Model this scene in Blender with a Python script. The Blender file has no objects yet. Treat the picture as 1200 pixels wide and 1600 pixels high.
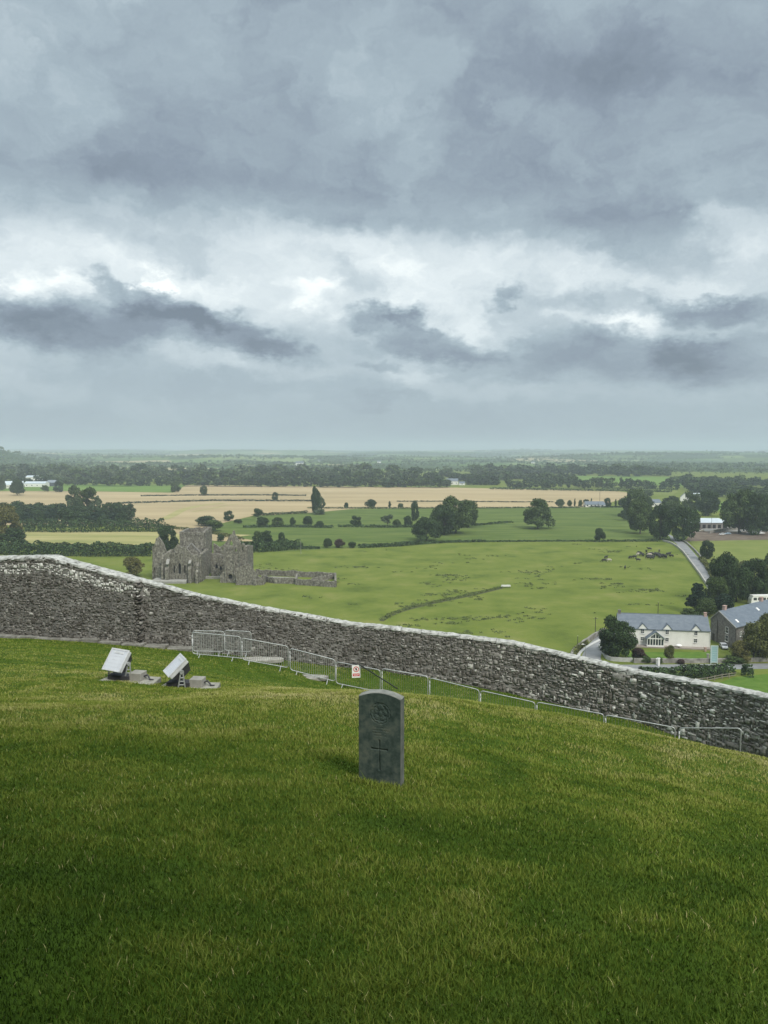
import bpy, bmesh, math, random
import numpy as np
from mathutils import Vector, Matrix
from mathutils.geometry import tessellate_polygon
S = bpy.context.scene
COL = S.collection
R = math.radians
rnd = random.Random(7)

# ------------------------------------------------------------------ camera
F = 1202.0; EYE = 60.0; PITCH = R(4.754)
CT, ST = math.cos(PITCH), math.sin(PITCH)
cam = bpy.data.cameras.new('camera'); camo = bpy.data.objects.new('camera', cam); COL.objects.link(camo)
cam.sensor_fit = 'HORIZONTAL'; cam.sensor_width = 36.0; cam.lens = 36.0*F/1200.0
cam.clip_start = 0.1; cam.clip_end = 60000
camo.location = (0, 0, EYE); camo.rotation_euler = (R(90)-PITCH, 0, 0)
S.camera = camo

def ray(px, py):
    a = (px-600)/F; b = (800-py)/F
    return (a, CT+b*ST, -ST+b*CT)
def at(px, py, Y):                      # the point seen at a photo pixel, Y metres ahead
    d = ray(px, py); s = Y/d[1]
    return Vector((d[0]*s, Y, EYE+d[2]*s))
def plain(px, py, z=0.0):               # the point seen at a photo pixel on the plain
    d = ray(px, py); s = (EYE-z)/-d[2]
    return Vector((d[0]*s, d[1]*s, z))

# ------------------------------------------------------------------ render, light, sky
S.render.engine = 'CYCLES'
S.cycles.use_denoising = True
S.cycles.max_bounces = 6; S.cycles.diffuse_bounces = 3; S.cycles.volume_bounces = 1; S.cycles.transparent_max_bounces = 6
S.cycles.sample_clamp_indirect = 4
S.view_settings.view_transform = 'Standard'; S.view_settings.look = 'None'
S.view_settings.exposure = 0.22; S.view_settings.gamma = 1.0
SUN_EL, SUN_AZ = R(43), R(150)          # azimuth clockwise from +Y (view direction)
sl = bpy.data.lights.new('sun', 'SUN'); sl.energy = 2.6; sl.angle = R(20); sl.color = (1.0, 0.95, 0.87)
so = bpy.data.objects.new('sun', sl); COL.objects.link(so)
sd = Vector((math.sin(SUN_AZ)*math.cos(SUN_EL), math.cos(SUN_AZ)*math.cos(SUN_EL), math.sin(SUN_EL)))
so.rotation_euler = sd.to_track_quat('Z', 'Y').to_euler()

W = bpy.data.worlds.new('World'); S.world = W; W.use_nodes = True
nt = W.node_tree; nt.nodes.clear()
def N(t, **k):
    n = nt.nodes.new(t)
    for a, b in k.items(): setattr(n, a, b)
    return n
def L(a, b): nt.links.new(a, b)
def M(op, a, b=None, c=None, clamp=False):
    n = N('ShaderNodeMath', operation=op, use_clamp=clamp)
    for i, v in enumerate((a, b, c)):
        if v is None: continue
        if isinstance(v, (int, float)): n.inputs[i].default_value = v
        else: L(v, n.inputs[i])
    return n.outputs[0]
def build_sky():
    tc = N('ShaderNodeTexCoord'); sep = N('ShaderNodeSeparateXYZ'); L(tc.outputs['Generated'], sep.inputs[0])
    az = M('ARCTAN2', sep.outputs[0], sep.outputs[1]); el = M('ARCSINE', sep.outputs[2])
    def vec(x, y, z=0.0):
        c = N('ShaderNodeCombineXYZ')
        for i, v in enumerate((x, y, z)):
            if isinstance(v, (int, float)): c.inputs[i].default_value = v
            else: L(v, c.inputs[i])
        return c.outputs[0]
    def noise(v, scale, detail, rough=0.55, dist=0.0):
        n = N('ShaderNodeTexNoise'); n.inputs['Scale'].default_value = scale; n.inputs['Detail'].default_value = detail
        n.inputs['Roughness'].default_value = rough; n.inputs['Distortion'].default_value = dist; L(v, n.inputs['Vector']); return n
    # squeeze the pattern towards the horizon, as a cloud deck seen in perspective
    ve = M('POWER', M('MAXIMUM', el, 0.0), 0.72)
    p = vec(az, M('MULTIPLY', ve, 1.35), 0.0)
    w1 = noise(p, 5.0, 6, 0.6); w2 = noise(p, 20.0, 8, 0.66)
    def off(n, k):
        s = N('ShaderNodeSeparateColor'); L(n.outputs['Color'], s.inputs[0])
        return [M('MULTIPLY', M('SUBTRACT', s.outputs[i], 0.5), k) for i in (0, 1)]
    a1 = off(w1, 0.16); a2 = off(w2, 0.080)
    ua = M('ADD', az, M('ADD', a1[0], a2[0])); va = M('ADD', el, M('ADD', M('MULTIPLY', a1[1], 0.55), M('MULTIPLY', a2[1], 0.7)))
    q = vec(ua, va, 0.0)
    # brightness against height: hazy band low, pale break, heavy deck, grey above, bright unseen zenith
    ramp = N('ShaderNodeValToRGB'); cr = ramp.color_ramp; cr.interpolation = 'EASE'
    vb = M('ADD', el, M('MULTIPLY', a1[1], 0.35))
    L(M('MULTIPLY', vb, 1.0), ramp.inputs[0])
    stops = [(0.0, .39), (.035, .42), (.075, .48), (.12, .54), (.17, .60), (.235, .66), (.285, .50), (.33, .33), (.40, .31), (.47, .38), (.58, .41), (.70, .48), (.9, .9)]
    while len(cr.elements) < len(stops): cr.elements.new(0.5)
    for e, (t, v) in zip(cr.elements, stops): e.position = t; e.color = (v, v, v, 1)
    tot = ramp.outputs[0]
    blobs = [  # px, py, half width, half height, turn, strength, softness
        (240, 440, 330, 42, -2, .18, .9), (470, 475, 110, 36, 0, .25, .9), (690, 500, 110, 60, 20, .20, .9), (610, 400, 420, 40, 6, .16, .9),
        (1160, 370, 60, 40, 20, .20, .8), (1110, 440, 110, 16, 5, .14, .8), (1010, 500, 130, 30, 10, .20, .9), (60, 380, 200, 50, 0, .10, .9), (380, 575, 260, 22, 4, .08, .9), (880, 610, 240, 20, 0, .10, .9),
        (40, 60, 260, 90, 5, .10, .9), (120, 130, 260, 70, 0, .08, .9), (560, 150, 160, 50, -15, .12, .9), (980, 220, 110, 60, 20, .12, .9),
        (270, 385, 130, 26, 10, -.22, .8), (760, 340, 520, 50, 6, -.16, .9), (1060, 330, 300, 60, 10, -.14, .9), (1000, 90, 330, 60, 5, -.12, .9), (100, 250, 260, 40, 0, -.08, .9),
        (120, 520, 130, 42, 8, -.52, .55), (70, 500, 70, 32, 0, -.30, .6), (210, 470, 120, 30, 12, -.40, .55), (330, 525, 150, 34, 12, -.50, .5),
        (598, 493, 58, 20, 0, -.46, .5), (690, 540, 88, 26, 10, -.48, .5), (600, 572, 40, 11, 0, -.25, .5), (790, 460, 40, 17, -15, -.34, .5),
        (930, 465, 110, 22, 4, -.26, .6), (1135, 483, 95, 26, 6, -.44, .5), (800, 560, 150, 45, 5, -.14, .7), (960, 560, 150, 52, 2, -.30, .55), (1130, 560, 120, 42, 6, -.30, .6),
        (600, 628, 90, 9, 0, -.10, .7), (250, 600, 330, 22, 0, -.10, .8), (490, 410, 70, 12, 8, -.12, .7)]
    blobs += [(130, 448, 100, 16, 2, .20, .8), (240, 440, 26, 14, 0, .34, .8), (482, 468, 50, 18, 0, .20, .8), (600, 468, 80, 12, 0, .12, .8), (742, 520, 44, 30, 20, .18, .8), (700, 455, 110, 34, 10, .04, .9),
        (990, 500, 110, 14, 4, .14, .8), (1170, 395, 40, 30, 30, .12, .8), (1110, 330, 36, 20, 20, .24, .8), (640, 585, 60, 22, 20, .18, .9), (30, 600, 140, 22, 0, .10, .9),
        (165, 440, 46, 20, 0, -.40, .5), (255, 480, 60, 24, 12, -.30, .5), (340, 500, 60, 22, 20, -.28, .5), (410, 545, 60, 16, 6, -.30, .6), (640, 505, 36, 14, 20, -.34, .5), (1075, 545, 60, 22, 0, -.22, .5), (920, 520, 50, 20, 0, -.20, .5)]
    for (px, py, hw, hh, turn, st, soft) in blobs:
        st *= .74 if st < 0 else .9; soft = min(.95, soft+.15)
        d = ray(px, py); ca = math.atan2(d[0], d[1]); ce = math.atan2(d[2], math.hypot(d[0], d[1]))
        m = N('ShaderNodeMapping', vector_type='TEXTURE')
        m.inputs['Location'].default_value = (ca, ce, 0); m.inputs['Rotation'].default_value = (0, 0, R(-turn))
        m.inputs['Scale'].default_value = (hw/F, hh/F, 1); L(q, m.inputs['Vector'])
        ln = N('ShaderNodeVectorMath', operation='LENGTH'); L(m.outputs[0], ln.inputs[0])
        mr = N('ShaderNodeMapRange', interpolation_type='SMOOTHSTEP')
        mr.inputs['From Min'].default_value = 1.0+soft*0.5; mr.inputs['From Max'].default_value = 1.0-soft
        mr.inputs['To Min'].default_value = 0; mr.inputs['To Max'].default_value = st
        L(ln.outputs['Value'], mr.inputs['Value'])
        # only in front: the blobs sit at their azimuths, the rest of the sky is the deck
        tot = M('ADD', tot, mr.outputs[0])
    hi = N('ShaderNodeMapRange', interpolation_type='SMOOTHSTEP'); hi.inputs['From Min'].default_value = .05; hi.inputs['From Max'].default_value = .16
    L(el, hi.inputs['Value'])
    n1 = noise(q, 4.0, 9, 0.58); n2 = noise(vec(ua, M('MULTIPLY', va, 1.6), 3.0), 12.0, 8, 0.6)
    det = M('ADD', M('MULTIPLY', M('SUBTRACT', n1.outputs[0], 0.5), 0.72), M('MULTIPLY', M('SUBTRACT', n2.outputs[0], 0.5), 0.50))
    tot = M('ADD', tot, M('MULTIPLY', det, M('ADD', M('MULTIPLY', hi.outputs[0], .70), .30)))
    cr2 = N('ShaderNodeValToRGB'); c = cr2.color_ramp; c.interpolation = 'LINEAR'
    st2 = [(0, (.165, .205, .255)), (.22, (.235, .288, .352)), (.45, (.350, .430, .485)), (.65, (.52, .60, .645)), (.85, (.72, .79, .815)), (1.0, (.95, 1.0, .98))]
    while len(c.elements) < len(st2): c.elements.new(.5)
    for e, (t, v) in zip(c.elements, st2): e.position = t; e.color = (*v, 1)
    L(tot, cr2.inputs[0])
    # the unseen sky overhead is brightened to add light to the scene
    up = N('ShaderNodeMapRange', interpolation_type='SMOOTHSTEP'); up.inputs['From Min'].default_value = R(40); up.inputs['From Max'].default_value = R(62)
    up.inputs['To Min'].default_value = 1.0; up.inputs['To Max'].default_value = 2.0; L(el, up.inputs['Value'])
    sc = N('ShaderNodeVectorMath', operation='SCALE'); L(cr2.outputs[0], sc.inputs[0]); L(up.outputs[0], sc.inputs['Scale'])
    sky = N('ShaderNodeTexSky'); sky.sky_type = 'NISHITA'; sky.sun_disc = False; sky.sun_elevation = SUN_EL; sky.sun_rotation = SUN_AZ
    bg1 = N('ShaderNodeBackground'); L(sky.outputs[0], bg1.inputs[0]); bg1.inputs[1].default_value = 0.08
    bg2 = N('ShaderNodeBackground'); L(sc.outputs[0], bg2.inputs[0]); bg2.inputs[1].default_value = 1.0
    mx = N('ShaderNodeMixShader'); mx.inputs[0].default_value = 0.96; L(bg1.outputs[0], mx.inputs[1]); L(bg2.outputs[0], mx.inputs[2])
    out = N('ShaderNodeOutputWorld'); L(mx.outputs[0], out.inputs[0])
build_sky()

# ------------------------------------------------------------------ helpers
def tag(o, label=None, cat=None, group=None, kind=None):
    for k, v in (('label', label), ('category', cat), ('group', group), ('kind', kind)):
        if v: o[k] = v
    return o
def empty(name, loc=(0, 0, 0), rz=0.0, label=None, cat=None, group=None):
    o = bpy.data.objects.new(name, None); COL.objects.link(o); o.location = loc; o.rotation_euler = (0, 0, rz)
    o.empty_display_size = 0.3
    return tag(o, label, cat, group)
def link(name, me, parent=None):
    o = bpy.data.objects.new(name, me); COL.objects.link(o)
    if parent is not None: o.parent = parent
    return o
def copy_tree(o, parent=None):
    c = o.copy(); COL.objects.link(c)
    if parent is not None: c.parent = parent
    for ch in [x for x in bpy.data.objects if x.parent == o]: copy_tree(ch, c)
    return c
class MB:
    def __init__(s): s.v = []; s.f = []
    def add(s, vs, fs):
        n = len(s.v); s.v += [tuple(v) for v in vs]; s.f += [tuple(i+n for i in f) for f in fs]; return s
    def box(s, x0, x1, y0, y1, z0, z1, M_=None):
        vs = [Vector(p) for p in ((x0,y0,z0),(x1,y0,z0),(x1,y1,z0),(x0,y1,z0),(x0,y0,z1),(x1,y0,z1),(x1,y1,z1),(x0,y1,z1))]
        if M_ is not None: vs = [M_ @ v for v in vs]
        return s.add(vs, [(0,3,2,1),(4,5,6,7),(0,1,5,4),(1,2,6,5),(2,3,7,6),(3,0,4,7)])
    def prism(s, poly, d, M_=None):     # poly: closed ring of points, extruded by vector d
        a = [Vector(p) for p in poly]; b = [p+Vector(d) for p in a]; n = len(a)
        if M_ is not None: a = [M_ @ p for p in a]; b = [M_ @ p for p in b]
        return s.add(a+b, [tuple(range(n))[::-1], tuple(range(n, 2*n))]+[(i, (i+1) % n, n+(i+1) % n, n+i) for i in range(n)])
    def tube(s, pts, r, n=8, cap=True, M_=None):
        pts = [Vector(p) for p in pts]; m = len(pts); rs = r if isinstance(r, (list, tuple)) else [r]*m
        vs = []; up = None
        for i, p in enumerate(pts):
            t = (pts[min(i+1, m-1)]-pts[max(i-1, 0)]).normalized()
            if up is None: up = Vector((0, 0, 1)) if abs(t.z) < .9 else Vector((1, 0, 0))
            a = t.cross(up).normalized(); b = a.cross(t).normalized(); up = b
            for k in range(n):
                th = 2*math.pi*k/n; vs.append(p+(a*math.cos(th)+b*math.sin(th))*rs[i])
        if M_ is not None: vs = [M_ @ v for v in vs]
        fs = [(i*n+k, i*n+(k+1) % n, (i+1)*n+(k+1) % n, (i+1)*n+k) for i in range(m-1) for k in range(n)]
        if cap: fs += [tuple(range(n))[::-1], tuple(range((m-1)*n, m*n))]
        return s.add(vs, fs)
    def slab(s, outer, holes, o, u, nrm, th):   # wall plate: (s,z) outline with openings, origin o, direction u, thickness along nrm
        o, u, nrm = Vector(o), Vector(u), Vector(nrm)
        rings = [list(outer)]+[list(h) for h in holes]
        tris = tessellate_polygon([[Vector((p[0], p[1], 0)) for p in r] for r in rings])
        flat = [p for r in rings for p in r]; n = len(flat)
        fr = [o+u*p[0]+Vector((0, 0, p[1])) for p in flat]; bk = [p+nrm*th for p in fr]
        fs = [tuple(t) for t in tris]+[tuple(i+n for i in t)[::-1] for t in tris]
        k = 0
        for r in rings:
            m = len(r)
            for i in range(m): a = k+i; b = k+(i+1) % m; fs.append((a, b, b+n, a+n))
            k += m
        return s.add(fr+bk, fs)
    def mesh(s, name, mat=None, smooth=False, fix=True):
        me = bpy.data.meshes.new(name); me.from_pydata(s.v, [], s.f); 
        if mat: me.materials.append(mat)
        if fix:
            bm = bmesh.new(); bm.from_mesh(me); bmesh.ops.recalc_face_normals(bm, faces=bm.faces); bm.to_mesh(me); bm.free()
        if smooth: me.polygons.foreach_set('use_smooth', [True]*len(me.polygons))
        me.update(); return me
    def build(s, name, mat, parent=None, smooth=False, bevel=0.0):
        o = link(name, s.mesh(name, mat, smooth), parent)
        if bevel:
            b = o.modifiers.new('bevel', 'BEVEL'); b.width = bevel; b.segments = 2; b.limit_method = 'ANGLE'
        return o
def np_mesh(name, V, faces4=None, faces3=None, mat=None, attrs=None, smooth=False):
    """fast mesh from arrays: V (n,3), faces4 (m,4) and/or faces3 (k,3)"""
    me = bpy.data.meshes.new(name); me.vertices.add(len(V)); me.vertices.foreach_set('co', np.asarray(V, np.float32).ravel())
    parts = []; starts = []; tot = 0
    for f, k in ((faces4, 4), (faces3, 3)):
        if f is None or len(f) == 0: continue
        parts.append(np.asarray(f, np.int32).ravel()); starts.append(np.arange(len(f), dtype=np.int32)*k+tot); tot += len(f)*k
    li = np.concatenate(parts); ls = np.concatenate(starts)
    me.loops.add(len(li)); me.loops.foreach_set('vertex_index', li)
    me.polygons.add(len(ls)); me.polygons.foreach_set('loop_start', ls)
    if smooth: me.polygons.foreach_set('use_smooth', np.ones(len(ls), bool))
    me.update(calc_edges=True)
    for an, arr in (attrs or {}).items():
        a = me.attributes.new(an, 'FLOAT', 'POINT'); a.data.foreach_set('value', np.asarray(arr, np.float32))
    if mat: me.materials.append(mat)
    me.validate()
    return me
_P = np.random.RandomState(3).rand(256, 256)
def vnoise(x, y):
    xi = np.floor(x).astype(int); yi = np.floor(y).astype(int); fx = x-xi; fy = y-yi
    fx = fx*fx*(3-2*fx); fy = fy*fy*(3-2*fy); g = lambda a, b: _P[a % 256, b % 256]
    return (g(xi, yi)*(1-fx)+g(xi+1, yi)*fx)*(1-fy)+(g(xi, yi+1)*(1-fx)+g(xi+1, yi+1)*fx)*fy
def fbm(x, y, o=4):
    s = 0; a = .5; t = 0
    for i in range(o): s = s+a*vnoise(x*2**i+17*i, y*2**i+5*i); t += a; a *= .5
    return s/t
def smooth01(t): t = np.clip(t, 0, 1); return t*t*(3-2*t)

# ------------------------------------------------------------------ materials
def mat(name, cols, scale=5.0, rough=.8, bump=0.0, bscale=None, coord='Object', detail=6, island=0.0, spec=.3, metal=0.0, squash=None, bdist=.02, attr=None, lo=.3, hi=.7):
    """a surface whose base colour runs through cols over noise (or over a mesh attribute), with optional bump and per-piece variation"""
    m = bpy.data.materials.new(name); m.use_nodes = True; t = m.node_tree; b = t.nodes['Principled BSDF']
    b.inputs['Roughness'].default_value = rough; b.inputs['Specular IOR Level'].default_value = spec; b.inputs['Metallic'].default_value = metal
    tc = t.nodes.new('ShaderNodeTexCoord'); src = tc.outputs[coord]
    if squash:
        mp = t.nodes.new('ShaderNodeMapping'); mp.inputs['Scale'].default_value = squash; t.links.new(src, mp.inputs[0]); src = mp.outputs[0]
    nz = t.nodes.new('ShaderNodeTexNoise'); nz.inputs['Scale'].default_value = scale; nz.inputs['Detail'].default_value = detail; nz.inputs['Roughness'].default_value = .62
    t.links.new(src, nz.inputs['Vector'])
    fac = nz.outputs[0]
    def mth(op, a, bb):
        n = t.nodes.new('ShaderNodeMath'); n.operation = op
        for i, v in enumerate((a, bb)):
            if isinstance(v, (int, float)): n.inputs[i].default_value = v
            else: t.links.new(v, n.inputs[i])
        return n.outputs[0]
    mr = t.nodes.new('ShaderNodeMapRange'); mr.inputs[1].default_value = lo; mr.inputs[2].default_value = hi; t.links.new(fac, mr.inputs[0]); fac = mr.outputs[0]
    if attr:
        at_ = t.nodes.new('ShaderNodeAttribute'); at_.attribute_name = attr[0]
        fac = mth('ADD', mth('MULTIPLY', at_.outputs['Fac'], attr[1]), mth('MULTIPLY', mth('SUBTRACT', fac, .5), attr[2]))
    if island:
        g = t.nodes.new('ShaderNodeNewGeometry'); fac = mth('ADD', fac, mth('MULTIPLY', mth('SUBTRACT', g.outputs['Random Per Island'], .5), island))
    cr = t.nodes.new('ShaderNodeValToRGB'); n = len(cols)
    while len(cr.color_ramp.elements) < n: cr.color_ramp.elements.new(.5)
    for i, (e, c) in enumerate(zip(cr.color_ramp.elements, cols)):
        if len(c) == 4: e.position = c[3]
        else: e.position = i/max(1, n-1)
        e.color = (*c[:3], 1)
    t.links.new(fac, cr.inputs[0]); t.links.new(cr.outputs[0], b.inputs['Base Color'])
    if bump:
        n2 = t.nodes.new('ShaderNodeTexNoise'); n2.inputs['Scale'].default_value = bscale or scale*3; n2.inputs['Detail'].default_value = 8; n2.inputs['Roughness'].default_value = .65; t.links.new(src, n2.inputs['Vector'])
        bp = t.nodes.new('ShaderNodeBump'); bp.inputs['Strength'].default_value = bump; bp.inputs['Distance'].default_value = bdist
        t.links.new(n2.outputs[0], bp.inputs['Height']); t.links.new(bp.outputs[0], b.inputs['Normal'])
    return m
def flat(name, c, rough=.6, metal=0.0, spec=.4):
    k = .88
    return mat(name, [tuple(x*k for x in c), c], scale=3.0, rough=rough, metal=metal, spec=spec)
# ------------------------------------------------------------------ terrain
WALL = [(-330, 880, 40), (-80, 871, 37.2), (0, 870, 36.5), (85, 868, 35.8), (105, 875, 35.6), (220, 905, 35), (310, 930, 34.8), (400, 948, 34.8), (560, 975, 34.8), (700, 991, 34.0),
        (800, 1003, 33.2), (850, 1015, 32.6), (1000, 1050, 30), (1130, 1073, 27.3), (1200, 1088, 25.8), (1350, 1122, 23), (1560, 1165, 20)]
BARS = [(300, 988, 31.8), (377, 996, 31.6), (451.5, 1011.5, 31.5), (524, 1033, 31.2), (595.5, 1046, 30.6), (670, 1058, 30.0), (750, 1078.5, 29.3), (837.5, 1097.5, 28.5), (945, 1116.5, 27.6), (1058, 1137, 26.6), (1158, 1138, 25.2)]
WTOP = [at(*w) for w in WALL]
WX = np.array([p.x for p in WTOP]); WY = np.array([p.y for p in WTOP])
def wallY(x): return np.interp(x, WX, WY)
CTRL = []
for (x, y, z) in ((0, 0, 58.4), (-3, 0, 58.55), (3, 0, 58.15), (0, -4, 59.1), (-6, -4, 59.3), (6, -4, 58.3), (0, 2.7, 57.86), (-1.4, 2.7, 57.95), (1.4, 2.7, 57.68), (-8, 2, 58.3), (8, 2, 56.9),
                  (0, 6.9, 56.91), (-3.4, 6.9, 57.15), (3.4, 6.9, 56.42), (0, 10, 56.3), (5, 10, 55.4), (-5, 10, 56.5)): CTRL.append((x, y, z))
for (px, py, Y) in ((600, 1085, 13), (836, 1115, 13.5), (1200, 1190, 13), (1000, 1147, 13.3), (250, 1093, 14), (-100, 1082, 15), (1400, 1235, 12.5),
                    (180, 1060, 18), (290, 1073, 17.5), (430, 1075, 17.5), (0, 1040, 22), (-120, 1030, 23), (600, 1098, 21), (836, 1137, 20.5), (1000, 1166, 20.5), (1200, 1206, 19),
                    
                    (-100, 990, 37.3), (0, 995, 36.5), (150, 1003, 35.3), (220, 1009, 35), (350, 1022, 34.8), (500, 1037, 35), (600, 1047, 34.7), (700, 1063, 34), (836, 1091, 32.8), (900, 1105, 31.8), (1000, 1128, 30), (1100, 1160, 27.9), (1200, 1193, 25.8), (1350, 1235, 23)):
    CTRL.append(tuple(at(px, py, Y)))
for q in BARS: b_ = at(*q); CTRL.append((b_.x, b_.y, b_.z-1.07))
CTRL = np.array(CTRL)
def _phi(r2): return np.where(r2 > 0, .5*r2*np.log(np.maximum(r2, 1e-9)), 0.0)
_n = len(CTRL); _A = np.zeros((_n+3, _n+3)); _d2 = ((CTRL[:, None, :2]-CTRL[None, :, :2])**2).sum(-1)
_A[:_n, :_n] = _phi(_d2)+np.eye(_n)*.35; _A[:_n, _n:] = np.c_[np.ones(_n), CTRL[:, :2]]; _A[_n:, :_n] = _A[:_n, _n:].T
_w = np.linalg.solve(_A, np.r_[CTRL[:, 2], 0, 0, 0])
def near_z(x, y):
    x = np.clip(np.asarray(x, float), -22, 20); y = np.clip(np.asarray(y, float), -5, 42); sh = x.shape; x = x.ravel(); y = y.ravel(); z = np.empty_like(x)
    for i in range(0, len(x), 20000):
        xx, yy = x[i:i+20000], y[i:i+20000]
        r2 = (xx[:, None]-CTRL[:, 0])**2+(yy[:, None]-CTRL[:, 1])**2
        z[i:i+20000] = _phi(r2) @ _w[:_n]+_w[_n]+_w[_n+1]*xx+_w[_n+2]*yy
    return z.reshape(sh)
def ground_z(x, y):
    x = np.atleast_1d(np.asarray(x, float)); y = np.atleast_1d(np.asarray(y, float))
    wy = wallY(x); zn = near_z(x, np.minimum(y, wy))
    t = np.maximum.reduce([y-wy-.5, np.abs(x)-34, -y-60, np.zeros_like(x)])
    r = np.hypot(x, y); near = r < 70
    zn = zn+np.where(r < 45, (fbm(x*.9+40, y*.9+9, 3)-.5)*.10, 0)
    z = zn*(1-smooth01(t/85.0))
    f = smooth01((r-2300)/3000.0)
    z = z+f*((fbm(x/1500.+7, y/1100.+3, 4)-.47)*115+np.clip(-x/r, 0, 1)*22)
    z = z+np.where(r > 800, 74*np.exp(-(((x+1500)/135)**2+((y-2700)/420)**2)), 0)
    return z
def gz(x, y): return float(ground_z(x, y)[0])

grass_soil = mat('turf soil', [(.026, .052, .004), (.045, .084, .007), (.070, .105, .014)], scale=1.6, rough=.95, bump=.5, bscale=28, spec=.1, bdist=.03)
meadow = mat('meadow grass', [(.074, .104, .020), (.114, .148, .028), (.140, .170, .036), (.185, .192, .058)], scale=.06, rough=.95, bump=.5, bscale=.6, detail=12, spec=.05, bdist=.4)
def far_fields():
    m = bpy.data.materials.new('distant farmland'); m.use_nodes = True; t = m.node_tree; b = t.nodes['Principled BSDF']; b.inputs['Roughness'].default_value = .95
    b.inputs['Specular IOR Level'].default_value = .05
    tc = t.nodes.new('ShaderNodeTexCoord'); v = t.nodes.new('ShaderNodeTexVoronoi'); v.feature = 'F1'; v.inputs['Scale'].default_value = 1/330.
    v.inputs['Randomness'].default_value = .85; t.links.new(tc.outputs['Object'], v.inputs['Vector'])
    s = t.nodes.new('ShaderNodeSeparateColor'); t.links.new(v.outputs['Color'], s.inputs[0])
    cr = t.nodes.new('ShaderNodeValToRGB'); cr.color_ramp.interpolation = 'CONSTANT'
    cs = [(0, (.035, .06, .02)), (.22, (.06, .11, .025)), (.42, (.10, .16, .035)), (.62, (.045, .075, .025)), (.74, (.17, .22, .07)), (.86, (.33, .29, .16)), (.93, (.09, .13, .035))]
    while len(cr.color_ramp.elements) < len(cs): cr.color_ramp.elements.new(.5)
    for e, (p, c) in zip(cr.color_ramp.elements, cs): e.position = p; e.color = (*c, 1)
    t.links.new(s.outputs[0], cr.inputs[0]); t.links.new(cr.outputs[0], b.inputs['Base Color']); return m
far_m = far_fields()
def build_ground():
    rr = [0.25]
    while rr[-1] < 18200: rr.append(rr[-1]*1.028+.03)
    rr = np.array(rr); fr = np.radians(np.arange(-44, 44.01, .35)); bk = np.radians(np.arange(46, 314, 3.0)); az = np.r_[fr, bk]
    A_, R_ = np.meshgrid(az, rr); X = np.sin(A_)*R_; Y = np.cos(A_)*R_; Z = ground_z(X.ravel(), Y.ravel())
    V = np.c_[X.ravel(), Y.ravel(), Z]; na, nr = len(az), len(rr)
    i = np.arange((nr-1)*na); k, j = i//na, i % na; j2 = (j+1) % na
    Fq = np.c_[k*na+j, (k+1)*na+j, (k+1)*na+j2, k*na+j2][:, ::-1]
    V = np.vstack([V, [[0, 0, 58.4]]]); c = len(V)-1; jj = np.arange(na)
    F3 = np.c_[jj, (jj+1) % na, np.full(na, c)][:, ::-1]
    me = np_mesh('ground', V, Fq, F3, grass_soil, smooth=True); me.materials.append(meadow); me.materials.append(far_m)
    cx = X.ravel()[np.r_[Fq[:, 0], jj]]; cy = Y.ravel()[np.r_[Fq[:, 0], jj]]; rad = np.hypot(cx, cy)
    mi = np.where(rad < 46, 0, np.where(rad < 2050, 1, 2)).astype(np.int32)
    if len(me.polygons) == len(mi): me.polygons.foreach_set('material_index', mi)
    if me.polygons[0].normal.z < 0 and me.polygons[5000].normal.z < 0: me.flip_normals()
    tag(link('ground', me), kind='structure')
build_ground()

# fields laid on the plain, each a sheet a little above the one below
def sheet(name, pts, m, z, step=None):
    P = [plain(*p) for p in pts]; P = [Vector((p.x, p.y, z)) for p in P]
    mb = MB(); tr = tessellate_polygon([[Vector((p.x, p.y, 0)) for p in P]]); mb.add(P, [tuple(t) for t in tr])
    me = mb.mesh(name, m, fix=False)
    if me.polygons[0].normal.z < 0: me.flip_normals()
    return tag(link(name, me), kind='structure')
stub = mat('stubble', [(.27, .22, .125), (.36, .285, .165), (.44, .355, .215)], scale=.012, rough=.95, bump=.3, bscale=.5, squash=(.35, 1.6, 1), detail=10, spec=.05, bdist=.3, lo=.25, hi=.75)
stub2 = mat('pale stubble with grass', [(.20, .21, .075), (.30, .28, .12), (.38, .33, .17)], scale=.03, rough=.95, squash=(.3, 2.0, 1), detail=10, spec=.05)
lush = mat('lush pasture', [(.056, .090, .022), (.092, .130, .032), (.135, .166, .046)], scale=.045, rough=.95, bump=.4, bscale=.5, squash=(.5, 1.6, 1), detail=10, spec=.05, bdist=.3)
lime = mat('bright pasture', [(.085, .150, .028), (.120, .195, .042), (.15, .215, .055)], scale=.02, rough=.95, squash=(.4, 1.5, 1), detail=8, spec=.05)
olive = mat('dry paddock grass', [(.12, .155, .04), (.155, .185, .05), (.19, .205, .065)], scale=.06, rough=.95, bump=.3, bscale=.8, detail=10, spec=.05, bdist=.3)
lawnm = mat('garden lawn', [(.060, .115, .018), (.085, .15, .026), (.115, .175, .036)], scale=.3, rough=.95, bump=.3, bscale=2, spec=.05)
dirt = mat('bare brown earth', [(.09, .068, .052), (.135, .105, .082), (.20, .165, .135)], scale=.15, rough=.95, bump=.4, bscale=.7, spec=.05)
sheet('pasture_field', [(330, 862), (440, 862), (520, 857), (640, 853), (705, 848), (800, 846.5), (1050, 846), (1046, 838), (1010, 815), (985, 792), (700, 794), (560, 795), (480, 802), (395, 807), (330, 822)], lush, .06)
sheet('stubble_field', [(-420, 768), (105, 767.5), (270, 770), (288, 758), (500, 760), (690, 761.5), (985, 768), (975, 779), (930, 792.5), (700, 794), (560, 794.5), (485, 801.5), (395, 806), (300, 829), (200, 822), (-420, 818)], stub, .10)
sheet('mown_field', [(-420, 828), (40, 830), (250, 831), (305, 833), (395, 836), (300, 848), (245, 852), (40, 850), (-420, 850)], stub2, .14)
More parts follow.
